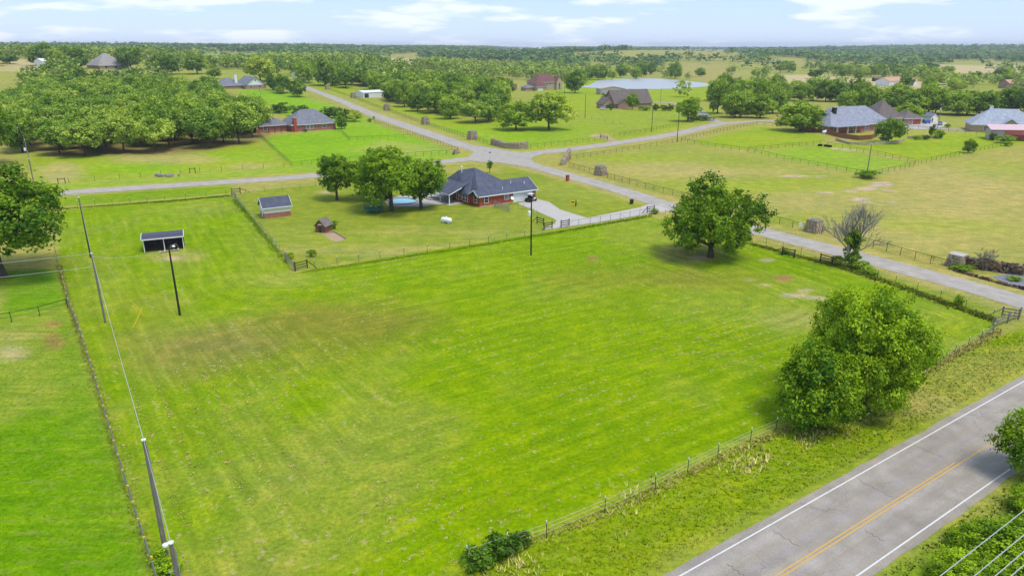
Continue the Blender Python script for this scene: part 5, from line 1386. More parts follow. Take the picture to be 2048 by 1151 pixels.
fence('pipe_fence', 'dark pipe fence climbing to the red shed', [(1842, 328), (1900, 315), (1960, 302), (2008, 291)], 3.4, 'pipe', ((1.36, .045), (.75, .025)))
fence('pipe_fence', 'pale pipe fence beside the access road of the pale-roofed house', [(1815, 256), (1880, 262), (1930, 267), (1976, 272)], 4.0, 'pipe', ((1.36, .045), (.75, .025)))
fence('pipe_fence', 'dark pipe fence by the live oak', [(1514, 249), (1560, 254), (1600, 262)], 4.0, 'pipe', ((1.36, .045),))
# timber corner braces and gates
def brace(name, label, pts, mat='wood_dark', heights=(.45, .85, 1.25), dia=None, cat='gate', hgt=1.5):
    w = [P(*p) for p in pts]
    o = thing(name, label, cat)
    for q in w: MB().tube([(q[0], q[1], TZ(q) - .1), (q[0], q[1], TZ(q) + hgt)], .1, 7).build('post', M[mat], o)
    for a, b in zip(w[:-1], w[1:]):
        for z in heights: MB().bar((*a, TZ(a) + z), (*b, TZ(b) + z), .07, .13).build('rail', M[mat], o)
    if dia:
        a, b = P(*dia[0]), P(*dia[1])
        MB().bar((*a, TZ(a) + .2), (*b, TZ(b) + 1.25), .08, .1).build('strut', M[mat], o)
    return o
brace('corner_brace', 'weathered timber corner brace where the field fences meet the highway', [(1985, 656), (2014, 646), (2038, 636)], 'wood_grey', dia=((1972, 668), (2000, 655)), cat='fence brace')
brace('corner_brace', 'weathered rail brace on the road side of the highway corner', [(2003, 634), (2036, 639)], 'wood_grey', dia=((1972, 634), (2003, 634)), cat='fence brace')
brace('corner_brace', 'dark timber corner brace at the yard corner in the field', [(591, 542), (615, 536)], dia=((634, 538), (615, 536)), cat='fence brace')
brace('corner_brace', 'dark timber brace on the west side of the yard corner', [(589, 542), (572, 522)], 'wood_grey', cat='fence brace')
brace('corner_brace', 'dark timber corner brace where the yard meets the west road', [(464, 389), (481, 387)], dia=((500, 386), (481, 387)), cat='fence brace')
brace('corner_brace', 'pale timber brace on the field side of the road corner', [(464, 391), (472, 399)], 'wood_grey', cat='fence brace')
brace('field_gate', 'dark rail gate panel left of the driveway gap', [(1088, 460), (1104, 457)]); brace('field_gate', 'dark rail gate panel right of the driveway gap', [(1122, 455), (1138, 452)])
brace('corner_brace', 'brown timber brace between driveway and lawn', [(1074, 447), (1087, 451)], 'wood_dark', dia=((1064, 444), (1074, 447)), cat='fence brace')
brace('field_gate', 'silver tube gate leaning at the brick house wall', [(990, 414), (1018, 424)], 'steel_grey', heights=(.3, .6, .9, 1.2))
brace('field_gate', 'dark rail gate where the driveway meets the side road', [(1294, 426), (1308, 424)], dia=((1284, 428), (1294, 426)))
brace('corner_brace', 'vine-hung dark brace in the fence beside the lone oak', [(1564, 510), (1588, 516)], dia=((1548, 503), (1564, 510)), cat='fence brace')
brace('corner_brace', 'dark timber brace beside the half-dead tree', [(1640, 524), (1664, 530)], cat='fence brace')
brace('field_gate', 'brown pipe gate at the bare paddock track', [(1201, 276), (1215, 280)], 'pipe_brown')
brace('corner_brace', 'dark pipe brace at the corner of the vivid lawn and the road', [(908, 310), (916, 304)], 'post_dark', cat='fence brace')
brace('corner_brace', 'rusty pipe brace near the rock pile across the west road', [(380, 347), (391, 346)], 'pipe_brown', (1.25,), cat='fence brace')
brace('corner_brace', 'rusty pipe brace beside the tyre tracks across the west road', [(117, 368), (131, 367)], 'pipe_brown', (1.25,), cat='fence brace')
# cedar fence and retaining wall of the blue-roofed house
cf = thing('cedar_fence', 'reddish cedar board fence around the blue-roofed house patio', 'fence')
cpts = resample([P(*q) for q in [(1652, 268), (1680, 276), (1716, 281), (1742, 279), (1752, 274)]], .9)
for a, b in zip(cpts[:-1], cpts[1:]):
    MB().bar((*a, TZ(a) + .95), (*(a + (b - a) * .96), TZ(b) + .95), .04, 1.7 + random.uniform(-.04, .04)).build('board', M['cedar'], cf)
rw = thing('retaining_wall', 'pale stone retaining wall below the cedar fence', 'wall')
for a, b in [((1672, 281), (1700, 289)), ((1700, 289), (1735, 290)), ((1735, 290), (1775, 288)), ((1775, 288), (1808, 283))]:
    pa_, pb_ = P(*a), P(*b)
    MB().bar((*pa_, .35), (*pb_, .35), .5, 1.1).build('wall_section', M['stone'], rw)
rw2 = thing('retaining_wall', 'low stone wall with shrubs by the side drive', 'wall')
for a, b in [((1815, 277), (1850, 277)), ((1850, 277), (1884, 276))]:
    pa_, pb_ = P(*a), P(*b); MB().bar((*pa_, .4), (*pb_, .4), .5, 1.0).build('wall_section', M['stone'], rw2)
for x, y, h, w, k, l in [(1833, 279, 1.6, 4, K_shrub, 'bright round shrub left in front of the low stone wall'), (1851, 279, 1.6, 4, K_darkshrub, 'dark green shrub in front of the low stone wall'), (1878, 277, 3.2, 5, K_shrub, 'tall loose shrub at the end of the low stone wall'),
        (1863, 272, 4.4, 2.6, K_darkshrub, 'upright purple-dark shrub on the low stone wall'), (2010, 286, 2.6, 8, K_shrub, 'broad hedge shrub in front of the red shed'), (1984, 281, 2.6, 3.2, K_darkshrub, 'dark shrub against the tan shed door'),
        (2014, 292, 1.6, 4.4, K_shrub, 'low shrub at the foot of the shed hedge'), (1668, 262, 3.0, 6, K_shrub, 'tall rounded shrub at the left of the blue-roofed house'), (1895, 255, 1.6, 3, K_shrub, 'small bush behind the tan house wall'),
        (1222, 220, 3.6, 4, K_darkshrub, 'dark shrub at the left corner of the brown house'), (1311, 221, 3.4, 5, K_darkshrub, 'rounded hedge shrub right of the brown house'), (1327, 221, 3.0, 5.4, K_darkshrub, 'low hedge shrub near the lane'), (1341, 222, 3.6, 4, K_darkshrub, 'clipped hedge shrub beside the rounded oak'), (1290, 221, 2.6, 8, K_shrub, 'broad pale hedge before the brown house wall'),
        (1402, 240, 2.2, 14, K_darkshrub, 'long low hedge in the lane corner'), (1209, 203, 5.0, 5, K_darkshrub, 'dark conical evergreen in the lime pasture'), (740, 244, 1.6, 3, K_shrub, 'small shrub at the chimney-house gate'), (660, 236, 5, 12, K_darkshrub, 'dense hedge behind the chimney house'), (600, 232, 5, 14, K_darkshrub, 'long dark hedge left behind the chimney house'), (560, 226, 5, 12, K_darkshrub, 'dark hedge beside the grove behind the chimney house'), (690, 242, 6.0, 8, K_darkshrub, 'grey green shrub beside the chimney-house roof'),
        (610, 264, 1.2, 2, K_darkshrub, 'small dark shrub under the chimney-house window'), (1735, 356, 2.0, 7, K_shrub, 'vine tangle at the foot of the paddock pole'), (1917, 612, 1.6, 1.6, K_shrub, 'small vine-covered post in the side-road fence'), (1310, 428, 1.2, 2.0, K_shrub, 'clump of weeds at the driveway gate'),
        (1570, 508, 1.0, 1.8, K_shrub, 'vines hanging on the brace beside the lone oak'), (1715, 535, 1.1, 4.5, K_shrub, 'weedy shrub at the foot of the half-dead tree'), (1675, 528, 1.3, 3.0, K_shrub, 'weed clump left of the half-dead tree'), (1740, 548, .8, 3.0, K_shrub, 'low weeds in the fence right of the half-dead tree'),
        (318, 1120, .9, 1.6, K_shrub, 'leafy weed clump between the pipe fence and the black pole'), (336, 1150, 1.1, 2.2, K_shrub, 'flowering weed clump at the foot of the nearest pole'), (2030, 560, .6, 2.6, K_shrub, 'grass clump beside the gravel bed'), (1925, 540, .9, 4.0, K_shrub, 'leafy weeds at the flat-capped pillar')]:
    k.place('shrub', l, P(x, y), h, w, cat='shrub')

# ------------------------------------------------------------------ stone pillars and walls
def rubble_block(mb, base, top, h, rng, size=.34):
    """stones on the faces of a tapered block"""
    for side in range(4):
        n_rows = max(2, int(h / (size * .8)))
        for r_ in range(n_rows):
            z = (r_ + .5) / n_rows
            wx = base[0] + (top[0] - base[0]) * z; wy = base[1] + (top[1] - base[1]) * z
            ln, off = ((wx, wy), (wy, wx))[side % 2]
            nc = max(2, int(ln / size))
            for c in range(nc):
                u = -ln / 2 + ln * (c + .5 + rng.uniform(-.25, .25)) / nc
                s = size * rng.uniform(.7, 1.15) / 2
                cx, cy = {0: (u, -off / 2), 1: (off / 2, u), 2: (u, off / 2), 3: (-off / 2, u)}[side]
                zz = z * h
                hx, hy, hz_ = (s, .09, s * .75) if side % 2 == 0 else (.09, s, s * .75)
                j = lambda: rng.uniform(.75, 1.1)
                v = [(cx + a * hx * j(), cy + b * hy * j(), zz + c2 * hz_ * j()) for a in (-1, 1) for b in (-1, 1) for c2 in (-1, 1)]
                mb.add(v, [(0, 1, 3, 2), (4, 6, 7, 5), (0, 4, 5, 1), (2, 3, 7, 6), (0, 2, 6, 4), (1, 5, 7, 3)])
def pillar(label, px, wb, wt, h, rz, group=None, cap=None):
    p = P(*px); rng = np.random.default_rng(int(px[0]))
    o = thing('stone_pillar', label, 'pillar', (p[0], p[1], TZ(p)), rz, group)
    c = MB(); b2, t2 = wb / 2, wt / 2
    c.add([(-b2, -b2, -.2), (b2, -b2, -.2), (b2, b2, -.2), (-b2, b2, -.2), (-t2, -t2, h), (t2, -t2, h), (t2, t2, h), (-t2, t2, h)], [(0, 3, 2, 1), (4, 5, 6, 7), (0, 1, 5, 4), (1, 2, 6, 5), (2, 3, 7, 6), (3, 0, 4, 7)])
    c.build('core', M['stone'], o)
    s = MB(); rubble_block(s, (wb, wb), (wt, wt), h, rng); q = s.build('stonework', M['stone'], o); q['kind'] = 'stuff'
    if cap: MB().box(-t2 - .1, -t2 - .1, h + .002, t2 + .1, t2 + .1, h + .14).build('cap', M[cap], o)
    else: MB().box(-t2 * .7, -t2 * .7, h + .002, t2 * .7, t2 * .7, h + .08).build('cap', M['glass'], o)
pillar('broad tapered stone pillar beside the white road sign', (1627, 463), 2.7, 2.0, 2.4, AZ)
pillar('square stone pillar between the slanted wall and the lone oak', (1201, 350), 2.6, 2.2, 2.6, AZ)
pillar('flat-capped stone pillar at the ledge-stone wall', (1912, 532), 2.5, 1.9, 1.9, AZ, cap='concrete')
for px, lab in [((945, 279), 'stone pillar next to the curved stone wall'), ((851, 249), 'second stone pillar uphill from the curved stone wall'), ((774, 221), 'third stone pillar uphill from the curved stone wall'), ((707, 196), 'stone pillar beside the low white barn'), ((655, 179), 'stone pillar near the top of the uphill road'), ((606, 166), 'topmost stone pillar on the uphill road')]:
    pillar(lab, px, 3.0, 2.4, 3.2, AZ)
def stone_wall(name, label, pts, hs_, th, mat='stone', world=False, size=.4):
    w = [P(*p) for p in pts]
    o = thing(name, label, 'wall')
    rng = np.random.default_rng(int(pts[0][0]))
    for i, (a, b) in enumerate(zip(w[:-1], w[1:])):
        d = (b - a) / np.linalg.norm(b - a); n = np.array([-d[1], d[0]]) * th / 2
        h0, h1 = hs_[i], hs_[i + 1]
        v = [(*(a - n), -.2), (*(b - n), -.2), (*(b + n), -.2), (*(a + n), -.2), (*(a - n), h0), (*(b - n), h1), (*(b + n), h1), (*(a + n), h0)]
        MB().add(v, [(0, 3, 2, 1), (4, 5, 6, 7), (0, 1, 5, 4), (1, 2, 6, 5), (2, 3, 7, 6), (3, 0, 4, 7)]).build('wall_section', M[mat], o)
        s = MB(); L_ = np.linalg.norm(b - a)
        for k in range(int(L_ / size * max(h0, h1) / size * 2.2)):
            t = rng.random(); z = rng.random() * (h0 + (h1 - h0) * t); sd = 1 if rng.random() < .5 else -1
            c = a + (b - a) * t + n * sd
            sz = size * rng.uniform(.5, 1.1)
            e = [d * sz * .5, n / np.linalg.norm(n) * .12, .3 * sz]
            vv = [(*(c + e[0] * x * rng.uniform(.7, 1.1) + e[1] * y * rng.uniform(.7, 1.2)), z + e[2] * q * rng.uniform(.7, 1.1)) for x in (-1, 1) for y in (-1, 1) for q in (-1, 1)]
            s.add(vv, [(0, 1, 3, 2), (4, 6, 7, 5), (0, 4, 5, 1), (2, 3, 7, 6), (0, 2, 6, 4), (1, 5, 7, 3)])
        for k in range(int(L_ / size * 1.4)):
            t = rng.random(); zt = h0 + (h1 - h0) * t; c = a + (b - a) * t + n * rng.uniform(-.7, .7); sz = size * rng.uniform(.5, 1.2)
            vv = [(c[0] + x * sz * .4 * rng.uniform(.7, 1.2), c[1] + y * sz * .4 * rng.uniform(.7, 1.2), zt + (.14 * q + .06) * rng.uniform(.6, 1.5)) for x in (-1, 1) for y in (-1, 1) for q in (-1, 1)]
            s.add(vv, [(0, 1, 3, 2), (4, 6, 7, 5), (0, 4, 5, 1), (2, 3, 7, 6), (0, 2, 6, 4), (1, 5, 7, 3)])
        q = s.build('stonework', M[mat], o); q['kind'] = 'stuff'
stone_wall('entrance_wall', 'curved rubble stone entrance wall facing the junction', [(984, 289), (1010, 296), (1035, 298), (1056, 297)], [2.2, 1.8, 2.0, 2.4], .9)
stone_wall('entrance_wall', 'slanted rubble stone entrance wall east of the junction', [(1125, 331), (1132, 325), (1139, 316)], [1.6, 2.6, 2.8], .9)
stone_wall('ledge_wall', 'dark rough ledge-stone wall running from the flat-capped pillar', [(1926, 533), (1965, 538), (2010, 545), (2070, 552)], [1.6, 1.5, 1.4, 1.4], 1.1, 'stone_dark', size=.8)
stone_wall('garden_edging', 'low line of brown edging stones above the side road', [(1905, 540), (1960, 556), (2010, 570), (2070, 584)], [.16, .2, .2, .2], .4, 'stone_dark', size=.5)
stone_wall('entrance_wall', 'low stone corner marker at the vivid lawn', [(907, 309), (918, 306)], [.7, .9], .8)
# ------------------------------------------------------------------ utility poles and wires
def pole(label, px, top_py=None, h=None, m='pole', parts=(), world=None, r=.125, rz=0):
    p = P(*px) if world is None else np.array(world)
    hh = h or top_height(p, top_py)
    o = thing('utility_pole', label, 'utility pole', (p[0], p[1], TZ(p)), AZ + rz)
    MB().tube([(0, 0, -.2), (0, 0, hh * .5), (0, 0, hh)], [r * 1.15, r, r * .78], 10).build('pole', M[m], o)
    for pt in parts:
        if pt == 'cap': MB().lathe([(.04, hh), (.07, hh + .05), (.14, hh + .08), (.15, hh + .16), (.05, hh + .2)], 10, (.0, 0)).build('insulator', M['porcelain'], o)
        elif pt == 'cap2': MB().lathe([(.05, hh - .05), (.15, hh), (.15, hh + .1), (.05, hh + .14)], 10, (-.24, .05)).build('insulator', M['porcelain'], o)
        elif pt == 'pin': MB().tube([(0, 0, hh - 1.6), (-.35, 0, hh - 1.55)], .035, 6).build('bracket', M['steel_grey'], o)
        elif pt == 'conduit': MB().tube([(r + .04, 0, .1), (r * .8 + .04, 0, hh - .3)], .035, 6).build('conduit', M['steel_grey'], o)
        elif pt == 'transformer':
            MB().lathe([(.05, hh - 2.9), (.23, hh - 2.85), (.25, hh - 2.2), (.2, hh - 2.1), (.05, hh - 2.06)], 12, (-.42, 0)).build('transformer', M['white'], o)
        elif pt == 'lamp':
            lm = MB().tube([(0, 0, hh - .3), (.5, -.1, hh - .05)], .03, 6).build('lamp_arm', M['steel_grey'], o)
            MB().lathe([(.05, hh - .2), (.2, hh - .12), (.16, hh + .02), (.04, hh + .06)], 10, (.55, -.1)).build('lamp', M['white'], lm)
        elif pt == 'arm':
            MB().bar((-1.1, 0, hh - .7), (1.1, 0, hh - .7), .1, .12).build('crossarm', M['wood_grey'], o)
            for x in (-1.05, -.55, .55, 1.05): MB().lathe([(.03, hh - .64), (.07, hh - .6), (.07, hh - .5), (.03, hh - .46)], 8, (x, 0)).build('insulator', M['porcelain'], o)
            MB().tube([(.2, .1, hh), (.9, .2, hh + .15), (1.1, .1, hh - .3), (.9, 0, hh - .65)], .025, 6).build('jumper', M['steel_grey'], o)
    return Vector((p[0], p[1], TZ(p) + hh))
p1 = pole('dark utility pole beside the pipe fence with a conduit up its side', (332, 1108), 882, parts=('cap', 'pin', 'conduit'), m='pole_grey')
pw = PZ(342, 1088, 9.3)
p0 = pole('grey utility pole with two white insulators at the weed clump', None, h=9.3, world=pw, parts=('cap', 'cap2', 'conduit', 'pin'), m='pole_grey')
p2 = pole('grey weathered utility pole with guy marker beside the west fence', (211, 645), 508, m='pole_grey', parts=('cap', 'pin'))
p3 = pole('dark brown utility pole behind the livestock shelter', (182, 515), 396, parts=('cap',))
p4 = pole('black utility pole with crossarm in front of the livestock shelter', (360, 630), 492, parts=('arm', 'lamp'), m='pole_black')
p5 = pole('black utility pole with white transformer in the green field', (1062, 510), 396, parts=('transformer', 'lamp'), m='pole_black')
p6 = pole('utility pole half hidden by the large spreading oak', (75, 398), 318, m='pole_grey', parts=('cap',)); p7 = pole('grey utility pole across the west road at the tyre tracks', (64, 346), 280, m='pole_grey', parts=('cap', 'transformer'))
p8 = pole('dark utility pole at the back corner of the grove', (22, 232), 194, parts=('cap',))
pole('brown utility pole in the lime pasture below the brown house', (1170, 236), 188); pole('brown utility pole inside the pipe fence by the east road', (1303, 264), 212, parts=('cap',))
pole('utility pole with white lamp where paddock fences meet', (1354, 284), 226, parts=('lamp',)); pole('pale brown utility pole at the paddock corner vines', (1733, 352), 289, m='pole_grey', parts=('cap',))
pole('utility pole with transformer beside the parked pale car', (1875, 256), 206, m='pole_grey', parts=('transformer', 'arm')); pole('utility pole beside the tall two-storey house', (1129, 193), 160, m='pole_grey')
pole('short utility pole on the lawn below the white-gabled house', (522, 204), 178, parts=('transformer',)); pole('grey utility pole by the lane and the pond', (1321, 203), 176, m='pole_grey')
def wire(label, a, b, sag=.6, r=.016, n=14, mat='wire'):
    a, b = Vector(a), Vector(b)
    pts = [a.lerp(b, t / n) - Vector((0, 0, 4 * sag * (t / n) * (1 - t / n))) for t in range(n + 1)]
    o = MB().tube(pts, r, 5).build('power_line', M[mat])
    tag(o, label, 'wire')
wire('power line between the conduit pole and the pole with two insulators', p1 + Vector((0, 0, .2)), p0 + Vector((0, 0, .2)), .2)
wire('power line from the conduit pole to the weathered grey pole', p1 + Vector((0, 0, .2)), p2 + Vector((0, 0, .2)), .5, .022)
wire('power line from the weathered grey pole to the brown shelter pole', p2 + Vector((0, 0, .2)), p3 + Vector((0, 0, .2)), .5)
wire('power line from the brown shelter pole to the oak-side pole', p3 + Vector((0, 0, .2)), p6 + Vector((0, 0, .2)), .5); wire('power line across the west road', p6 + Vector((0, 0, .2)), p7 + Vector((0, 0, .2)), .3); wire('power line along the back of the grove', p7 + Vector((0, 0, .2)), p8 + Vector((0, 0, .2)), .8)
wire('service line from the crossarm pole to the weathered grey pole', p4 + Vector((-.9, -.5, -.6)), p2 + Vector((0, 0, -.3)), .4)
wl_ = p2 + Vector((-45, -16, .6)); 
wire('upper power line leading west from the weathered grey pole', p2 + Vector((0, 0, .1)), wl_, .6, .022); wire('lower power line leading west from the weathered grey pole', p2 + Vector((0, 0, -1.6)), wl_ + Vector((0, 0, -1.7)), .6, .022)
wp = pole('utility pole west of the large oak beyond the pipe cross fence', None, h=9.6, world=(wl_.x, wl_.y), m='pole_grey')
# guy wires with yellow markers
for a, b, l in [((266, 654), (284, 617), 'yellow guy marker leaning left beside the weathered grey pole'), ((289, 631), (268, 606), 'yellow guy marker leaning right beside the weathered grey pole'), ((244, 505), (226, 485), 'faded yellow guy marker near the livestock shelter')]:
    pb = P(*a); pt = PZ(b[0], b[1], 2.0)
    o = MB().tube([(pb[0], pb[1], -.05), (pt[0], pt[1], 2.0)], .045, 6).build('guy_marker', M['yellow']); tag(o, l, 'guy marker')
# four conductors over the near verge of the highway
ends = []
for i, (a, b) in enumerate([((1880, 1151), (2048, 1022)), ((1948, 1151), (2048, 1072)), ((1990, 1151), (2048, 1105)), ((2022, 1151), (2048, 1130))]):
    z = 10.0 - .12 * i
    pa_ = PZ(*a, z)
    s0, s1 = pa_ - HD * 45, pa_ + HD * 75
    wire(['topmost', 'second', 'third', 'lowest'][i] + ' overhead conductor above the near side of the highway', (*s0, z), (*s1, z), .0, .022)
    ends.append((s0, s1))
for k, lab in ((0, 'utility pole carrying four conductors before the highway shrubs'), (1, 'utility pole carrying four conductors down the highway')):
    m_ = sum(e[k] for e in ends) / 4
    pole(lab, None, h=10.6, world=m_, parts=('arm',), rz=R(90))

# ------------------------------------------------------------------ half-dead tree, bare shrub
def bare_tree(name, label, px, top_py, mat, seed, r0, cat='tree', levels=4, spread=.5, split=(3, 4), stems=3):
    rng = np.random.default_rng(seed)
    p = P(*px); h = top_height(p, top_py)
    o = thing(name, label, cat, (p[0], p[1], TZ(p)))
    mb = MB()
    def grow(a, d, L_, r, lev):
        d = d / np.linalg.norm(d)
        b = a + d * L_ * .5 + rng.normal(0, .05, 3) * L_; c = b + d * L_ * .5 + rng.normal(0, .07, 3) * L_
        mb.tube([tuple(a), tuple(b), tuple(c)], [r, r * .8, r * .62], 5 if lev > 1 else 7)
        if lev >= levels: return
        for _ in range(rng.integers(*split) + (1 if lev > 1 else 0)):
            nd_ = d + rng.normal(0, spread, 3); nd_[2] = abs(nd_[2]) * .8 + .25
            st = a + (c - a) * rng.uniform(.55, 1.0)
            grow(st, nd_, L_ * rng.uniform(.55, .8), max(r * .52, .016), lev + 1)
    for i in range(stems):
        a = i * 2 * math.pi / stems + .5
        grow(np.array([.15 * math.cos(a), .15 * math.sin(a), -.1]), np.array([.22 * math.cos(a), .22 * math.sin(a), 1.0]), h * .42, r0, 0)
    mb.build('trunk', M[mat], o)
    return o, p, h
dt, dp, dh = bare_tree('dead_tree', 'half-dead grey tree with bare branches and a green core', (1701, 533), 415, 'bark_grey', 12, .17, levels=4, spread=.32, split=(3, 5), stems=4)
rngd = np.random.default_rng(77)
lbs = [(np.array([rngd.normal(0, .75), rngd.normal(0, .75), rngd.uniform(1.0, dh * .58)]), rngd.uniform(.35, .65)) for _ in range(24)]
link('foliage', crown_mesh('dead_tree_foliage', rngd, lbs, 5000, .2, M['leaf_oak'], clusters=10, gauss=.3), dt)
bare_tree('bare_shrub', 'thin leafless shrub against the ledge-stone wall', (1968, 541), 488, 'wood_grey', 9, .04, 'shrub', 3, .45, (3, 5), 6)

# ------------------------------------------------------------------ small things
mp = P(1135, 362)
mbx = thing('brick_mailbox', 'red brick mailbox pillar at the road before the navy-roofed house', 'mailbox', (mp[0], mp[1], 0), AZ)
MB().box(-.35, -.35, -.1, .35, .35, 1.5).build('pillar', M['brick_red'], mbx); MB().box(-.42, -.42, 1.5, .42, .42, 1.6).build('cap', M['brick_red'], mbx); MB().box(-.37, -.12, .95, -.34, .12, 1.2).build('mailbox_door', M['black'], mbx)
mp = P(748, 239)
mbx = thing('brick_mailbox', 'tan brick mailbox pillar on the uphill road by the chimney house', 'mailbox', (mp[0], mp[1], TZ(mp)), AZ)
MB().box(-.4, -.4, -.1, .4, .4, 1.6).build('pillar', M['brick_brown'], mbx); MB().box(-.46, -.46, 1.6, .46, .46, 1.7).build('cap', M['concrete'], mbx)
tcp = P(1263, 408)
tc = thing('trash_can', 'black wheeled trash can on the front lawn', 'trash can', (tcp[0], tcp[1], 0), .4)
MB().add([(-.24, -.28, .08), (.24, -.28, .08), (.24, .28, .08), (-.24, .28, .08), (-.3, -.34, 1.0), (.3, -.34, 1.0), (.3, .34, 1.0), (-.3, .34, 1.0)], [(0, 3, 2, 1), (4, 5, 6, 7), (0, 1, 5, 4), (1, 2, 6, 5), (2, 3, 7, 6), (3, 0, 4, 7)]).build('bin', M['black'], tc)
MB().box(-.32, -.36, 1.0, .32, .38, 1.08).build('lid', M['black'], tc)
for x in (-.27, .27): MB().tube([(x - .03, .28, .12), (x + .03, .28, .12)], .12, 10).build('wheel', M['rubber'], tc)
yp = P(1146, 412)
yo = thing('lawn_ornament', 'yellow open-framed lawn ornament beside a dark upright figure', 'lawn ornament', (yp[0], yp[1], 0), .1)
for a, b in [((-.45, 0, 0), (-.45, 0, 1.1)), ((.35, 0, 0), (.35, 0, 1.1)), ((-.45, 0, 1.1), (.35, 0, 1.1)), ((-.25, 0, .7), (.15, 0, .7))]: MB().bar(a, b, .12, .12).build('frame_bar', M['yellow'], yo)
MB().box(-.4, .05, .75, .3, .1, 1.04).build('panel', M['wood_dark'], yo)
MB().lathe([(.12, 0), (.16, .5), (.12, .9), (.06, 1.0), (.12, 1.12), (.1, 1.3), (.02, 1.36)], 10, (.62, 0)).build('figure', M['black'], yo)
def sign(label, px, h, w, hh, m, cat='sign'):
    p = P(*px)
    o = thing('road_sign', label, cat, (p[0], p[1], TZ(p)), AZ - R(60))
    MB().tube([(0, 0, -.1), (0, 0, h)], .03, 6).build('post', M['steel_grey'], o)
    MB().box(-w / 2, -.06, h - hh, w / 2, -.035, h + .05).build('panel', M[m], o)
sign('white road sign on a post left of the broad pillar', (1599, 465), 1.9, .62, .75, 'white')
sign('small white utility sign near the junction', (991, 331), 1.0, .25, .5, 'white')
ys = P(1865, 527)
o = thing('warning_sign', 'small yellow diamond sign on the pipe fence', 'sign', (ys[0], ys[1], 0), AZ - R(60))
MB().add([(0, -.06, .75), (.35, -.06, 1.1), (0, -.06, 1.45), (-.35, -.06, 1.1), (0, -.03, .75), (.35, -.03, 1.1), (0, -.03, 1.45), (-.35, -.03, 1.1)], [(0, 1, 2, 3), (7, 6, 5, 4), (0, 4, 5, 1), (1, 5, 6, 2), (2, 6, 7, 3), (3, 7, 4, 0)]).build('panel', M['yellow'], o)
MB().tube([(0, 0, 0), (0, 0, 1.3)], .03, 6).build('post', M['steel_grey'], o)
ss_ = P(980, 322)
o = thing('street_sign', 'tall thin street-name post at the junction', 'sign', (ss_[0], ss_[1], 0), AZ)
MB().tube([(0, 0, 0), (0, 0, 2.6)], .035, 6).build('post', M['steel_grey'], o); MB().box(-.4, -.02, 2.35, .4, .02, 2.55).build('blade', M['teal_net'], o); MB().box(-.02, -.4, 2.6, .02, .4, 2.8).build('blade', M['teal_net'], o)
mk = P(1849, 747)
o = thing('marker_post', 'white pipeline marker post with orange top beside the highway fence', 'marker post', (mk[0], mk[1], 0), .2)
MB().box(-.06, -.03, -.1, .06, .03, 1.25).build('post', M['white'], o); MB().box(-.065, -.035, 1.25, .065, .035, 1.6).build('top', M['orange'], o)
for (x, y), l in [((1640, 292), 'black round feed trough alone by the inner paddock fence'), ((1652, 293), 'black feed trough of the touching pair, fence side'), ((1659, 294), 'black feed trough of the touching pair, paddock side')]:
    q = P(x, y)
    o = MB().lathe([(.2, .0), (.75, .0), (.85, .6), (.7, .58), (.62, .12), (.1, .1)], 14).build('feed_trough', M['rubber'], None, (q[0], q[1], TZ(q))); tag(o, l, 'trough')
rp = P(332, 353)
o = thing('rock_pile', 'pile of grey rubble rock in the paddock by the west road', 'rock pile', (rp[0], rp[1], 0))
rgr = np.random.default_rng(3)
for i in range(14):
    s = rgr.uniform(.25, .6); c = (rgr.normal(0, 1.1), rgr.normal(0, .6), s * .4 + max(0, .4 - abs(rgr.normal(0, .4))))
    v = [(c[0] + a * s * rgr.uniform(.6, 1.1), c[1] + b * s * rgr.uniform(.6, 1.1), c[2] + d * s * .7 * rgr.uniform(.6, 1.1)) for a in (-1, 1) for b in (-1, 1) for d in (-1, 1)]
    MB().add(v, [(0, 1, 3, 2), (4, 6, 7, 5), (0, 4, 5, 1), (2, 3, 7, 6), (0, 2, 6, 4), (1, 5, 7, 3)]).build('rock', M['rubble'], o)
# vehicles
def car(name, label, px, rz, paint, cat='car', tall=1.0):
    p = P(*px)
    o = thing(name, label, cat, (p[0], p[1], TZ(p) + .03), rz)
    prof = [(-2.2, .35), (-2.25, .75), (-1.9, .95), (-1.2, 1.0), (1.5, 1.0), (2.1, .9), (2.25, .6), (2.2, .35)]
    b = MB(); n = len(prof)
    b.add([(x, -.86, z) for x, z in prof] + [(x, .86, z) for x, z in prof], [tuple(range(n)), tuple(range(n, 2 * n))[::-1]] + [(i, i + n, (i + 1) % n + n, (i + 1) % n) for i in range(n)])
    b.build('body', M[paint], o)
    t = 1.0 + .52 * tall
    cb = MB(); cb.add([(-1.9, -.78, 1.0), (1.1, -.78, 1.0), (1.1, .78, 1.0), (-1.9, .78, 1.0), (-1.5, -.62, t), (.4, -.62, t), (.4, .62, t), (-1.5, .62, t)], [(4, 5, 6, 7), (0, 1, 5, 4), (1, 2, 6, 5), (2, 3, 7, 6), (3, 0, 4, 7)])
    c = cb.build('window', M['glass'], o)
    MB().box(-1.52, -.64, t + .001, .42, .64, t + .06).build('roof', M[paint], o)
    for x in (-1.35, 1.4):
        for y in (-.8, .8):
            w = MB().tube([(x, y - .1, .33), (x, y + .1, .33)], .33, 14).build('wheel', M['rubber'], o)
            MB().tube([(x, y - .115, .33), (x, y + .115, .33)], .18, 10).build('rim', M['steel_grey'], w)
    for y in (-.6, .6): MB().box(2.2, y - .18, .62, 2.27, y + .18, .78).build('headlight', M['porcelain'], o)
car('parked_car', 'pale blue car parked on the concrete pad by the utility pole', (1880, 250), 1.0, 'carblue'); car('parked_car', 'silver pickup-like car in the bay of the red shed', (2040, 277), -.3, 'carsilver', tall=1.3)
car('parked_car', 'white car parked beside the steep brown-roofed house', (1205, 219), 1.2, 'carwhite', tall=1.1)
tl = P(690, 176)
